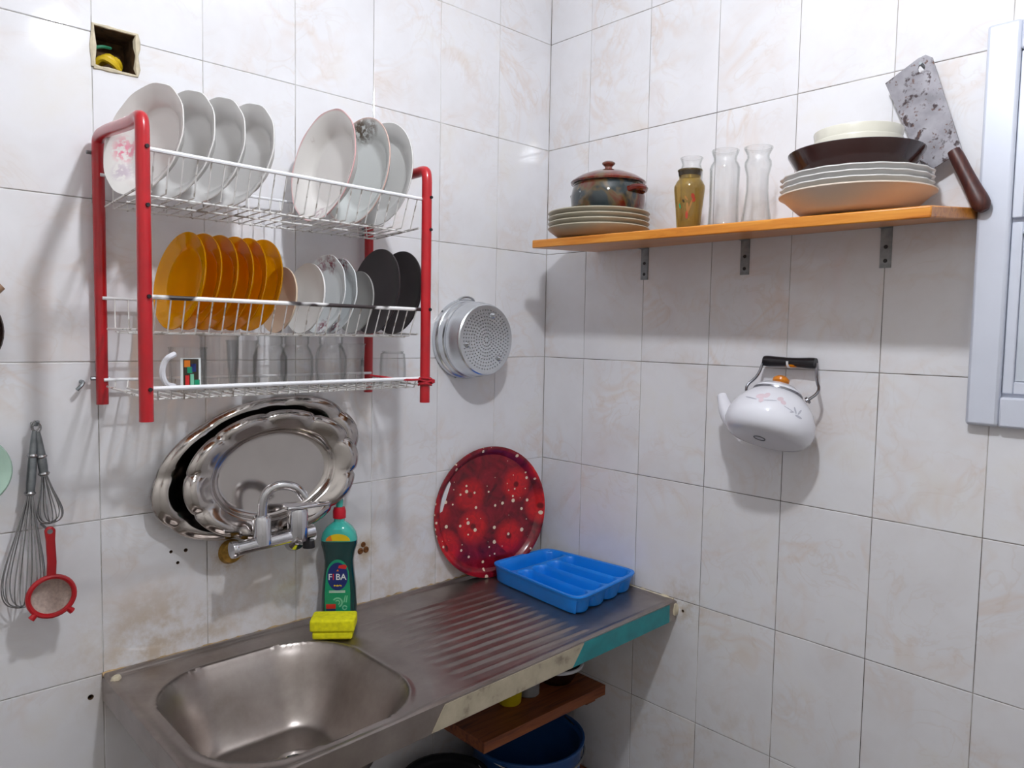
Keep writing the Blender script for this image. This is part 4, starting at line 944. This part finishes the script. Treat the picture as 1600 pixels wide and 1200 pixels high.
ST = tag(empty('strainer', (-1.294, -.062, 1.052)), 'small red plastic tea strainer with pale mesh hanging on wall', 'strainer')
R_ = .0355
G().tube([(R_ * math.cos(k * math.pi / 16), -.003, R_ * .98 * math.sin(k * math.pi / 16)) for k in range(32)], .0045, 8, 0, True).obj('rim', M['red'], ST)
G().lathe([(.0345, 0), (.032, .007), (.024, .0125), (.012, .015), (0, .0155)], 32, Matrix.Rotation(math.pi / 2, 4, 'X') @ Matrix.Diagonal((1, 1, -1, 1)) @ Matrix.Translation((0, 0, -.003))).obj('mesh_bowl', M['mesh'], ST)
hd = G().prism([(-.007, .034), (.0075, .034), (.009, .06), (.0075, .1), (.0085, .118), (.004, .124), (-.004, .124), (-.0085, .118), (-.0065, .1), (-.0055, .06)], .008, Matrix(((1, 0, 0, 0), (0, 0, -1, .002), (0, 1, 0, 0), (0, 0, 0, 1)))).obj('handle', M['red'], ST)
md = hd.modifiers.new('bevel', 'BEVEL'); md.width = .002; md.segments = 2
for x in (-.03, .03): G().tube([(x * .8, -.003, -.026), (x * 1.05, -.003, -.034)], [.005, .0058], 10).obj('rest_lug', M['red'], ST)
tag(G().lathe([(0, .002), (.0045, .0015), (.005, 0), (.0022, 0), (.0022, -.07), (0, -.07)], 12).obj('screw', M['zinc'], None, mw=frame((-1.2945, -.0665, 1.168), (0, -1, 0))), 'steel screw holding the red strainer', 'screw')
# pans at the very edge of the wall
PA = tag(empty('frying_pan', (0, 0, 0), frame((-1.425, -.001, 1.515), (0, -1, 0))), 'small dark brown pan hung on the wall above whisks', 'pan')
G().lathe([(0, .0), (.055, 0), (.068, .008), (.074, .036), (.0765, .038), (.074, .042), (.066, .012), (0, .006)], 40).obj('body', M['dark_brown'], PA)
G().tube([(.05, .052, .03), (.064, .066, .032), (.076, .076, .034)], [.009, .0085, .006], 10, 1).obj('handle', M['tan_wood'], PA)
PB = tag(empty('saucepan', (0, 0, 0), frame((-1.404, -.001, 1.272), (0, -1, .25))), 'mint green enamel saucepan with dark base hung on wall', 'pan')
G().lathe([(0, .012), (.04, .012), (.052, .016), (.058, .034), (.059, .04)], 40).obj('body', M['dark_brown'], PB)
G().lathe([(.059, .04), (.0615, .043), (.059, .047), (.05, .044), (.045, .04), (0, .038)], 40).obj('mint_face', M['mint'], PB)

# ------------------------------------------------------------------ under the sink
US = tag(empty('wooden_board_shelf', (-.225, -.13, .54)), 'dark red wooden board shelf under the drainboard', 'shelf')
o = G().box((-.225, -.135, -.014), (.2235, .1285, .014)).obj('board', M['under_wood'], US)
G().box((.185, -.1, -.045), (.2235, .1285, -.0142)).obj('cleat', M['under_wood'], US)
gu = 'things stored under the sink'
zu = .5545
tag(G().lathe(vessel([(.028, 0), (.031, .004), (.036, .07), (.038, .074)]), 28).obj('plastic_cup', M['yellow_cup'], None, (-.27, -.16, zu)), 'yellow plastic cup on the board under the sink', 'cup', gu)
tag(G().lathe(vessel([(.026, 0), (.03, .004), (.032, .09), (.028, .1), (.02, .105)]), 28).obj('plastic_cup', M['grey_cup'], None, (-.2, -.16, zu)), 'grey plastic beaker beside the yellow cup', 'cup', gu)
BW = tag(empty('enamel_bowl', (-.085, -.155, zu)), 'dark bowl with white rim on the board under the sink', 'bowl', gu)
G().lathe(vessel([(.035, 0), (.045, .004), (.066, .04), (.072, .05)]), 36).obj('body', M['dark_brown'], BW)
G().tube([(.072 * math.cos(k * math.pi / 18), .072 * math.sin(k * math.pi / 18), .051) for k in range(36)], .005, 8, 0, True).obj('rim', M['enamel'], BW)
TB = tag(empty('plastic_tub', (-.215, -.175, 0)), 'blue plastic tub standing on the floor under the sink', 'tub', gu)
G().lathe(vessel([(.12, 0), (.128, .01), (.145, .44), (.153, .445), (.153, .455)], .004), 44).obj('body', M['tub_blue'], TB)
G().tube([(.15 * math.cos(k * math.pi / 10), -.158 * math.sin(k * math.pi / 10), .45 - .03 * math.sin(k * math.pi / 10)) for k in range(11)], .003, 6, 1).obj('bail', M['steel_wire'], TB)
DB = tag(empty('added_bucket', (-.49, -.17, 0)), 'black plastic pail added to darken the space under the sink', 'added_bucket', gu)  # added pail, there to block light and deepen the dark under the sink
G().lathe(vessel([(.08, 0), (.086, .008), (.106, .42), (.111, .425), (.111, .44)], .004), 40).obj('body', M['tub_dark'], DB)
G().tube([(.109 * math.cos(k * math.pi / 10), -.115 * math.sin(k * math.pi / 10), .43 - .04 * math.sin(k * math.pi / 10)) for k in range(11)], .003, 6, 1).obj('bail', M['steel_wire'], DB)
o = tag(G().box((-.012, -.16, 0), (.012, .16, .3)).obj('plank', M['under_wood'], None, (-.03, -.26, 0)), 'brown wooden plank standing against the wall under the sink', 'plank', gu)
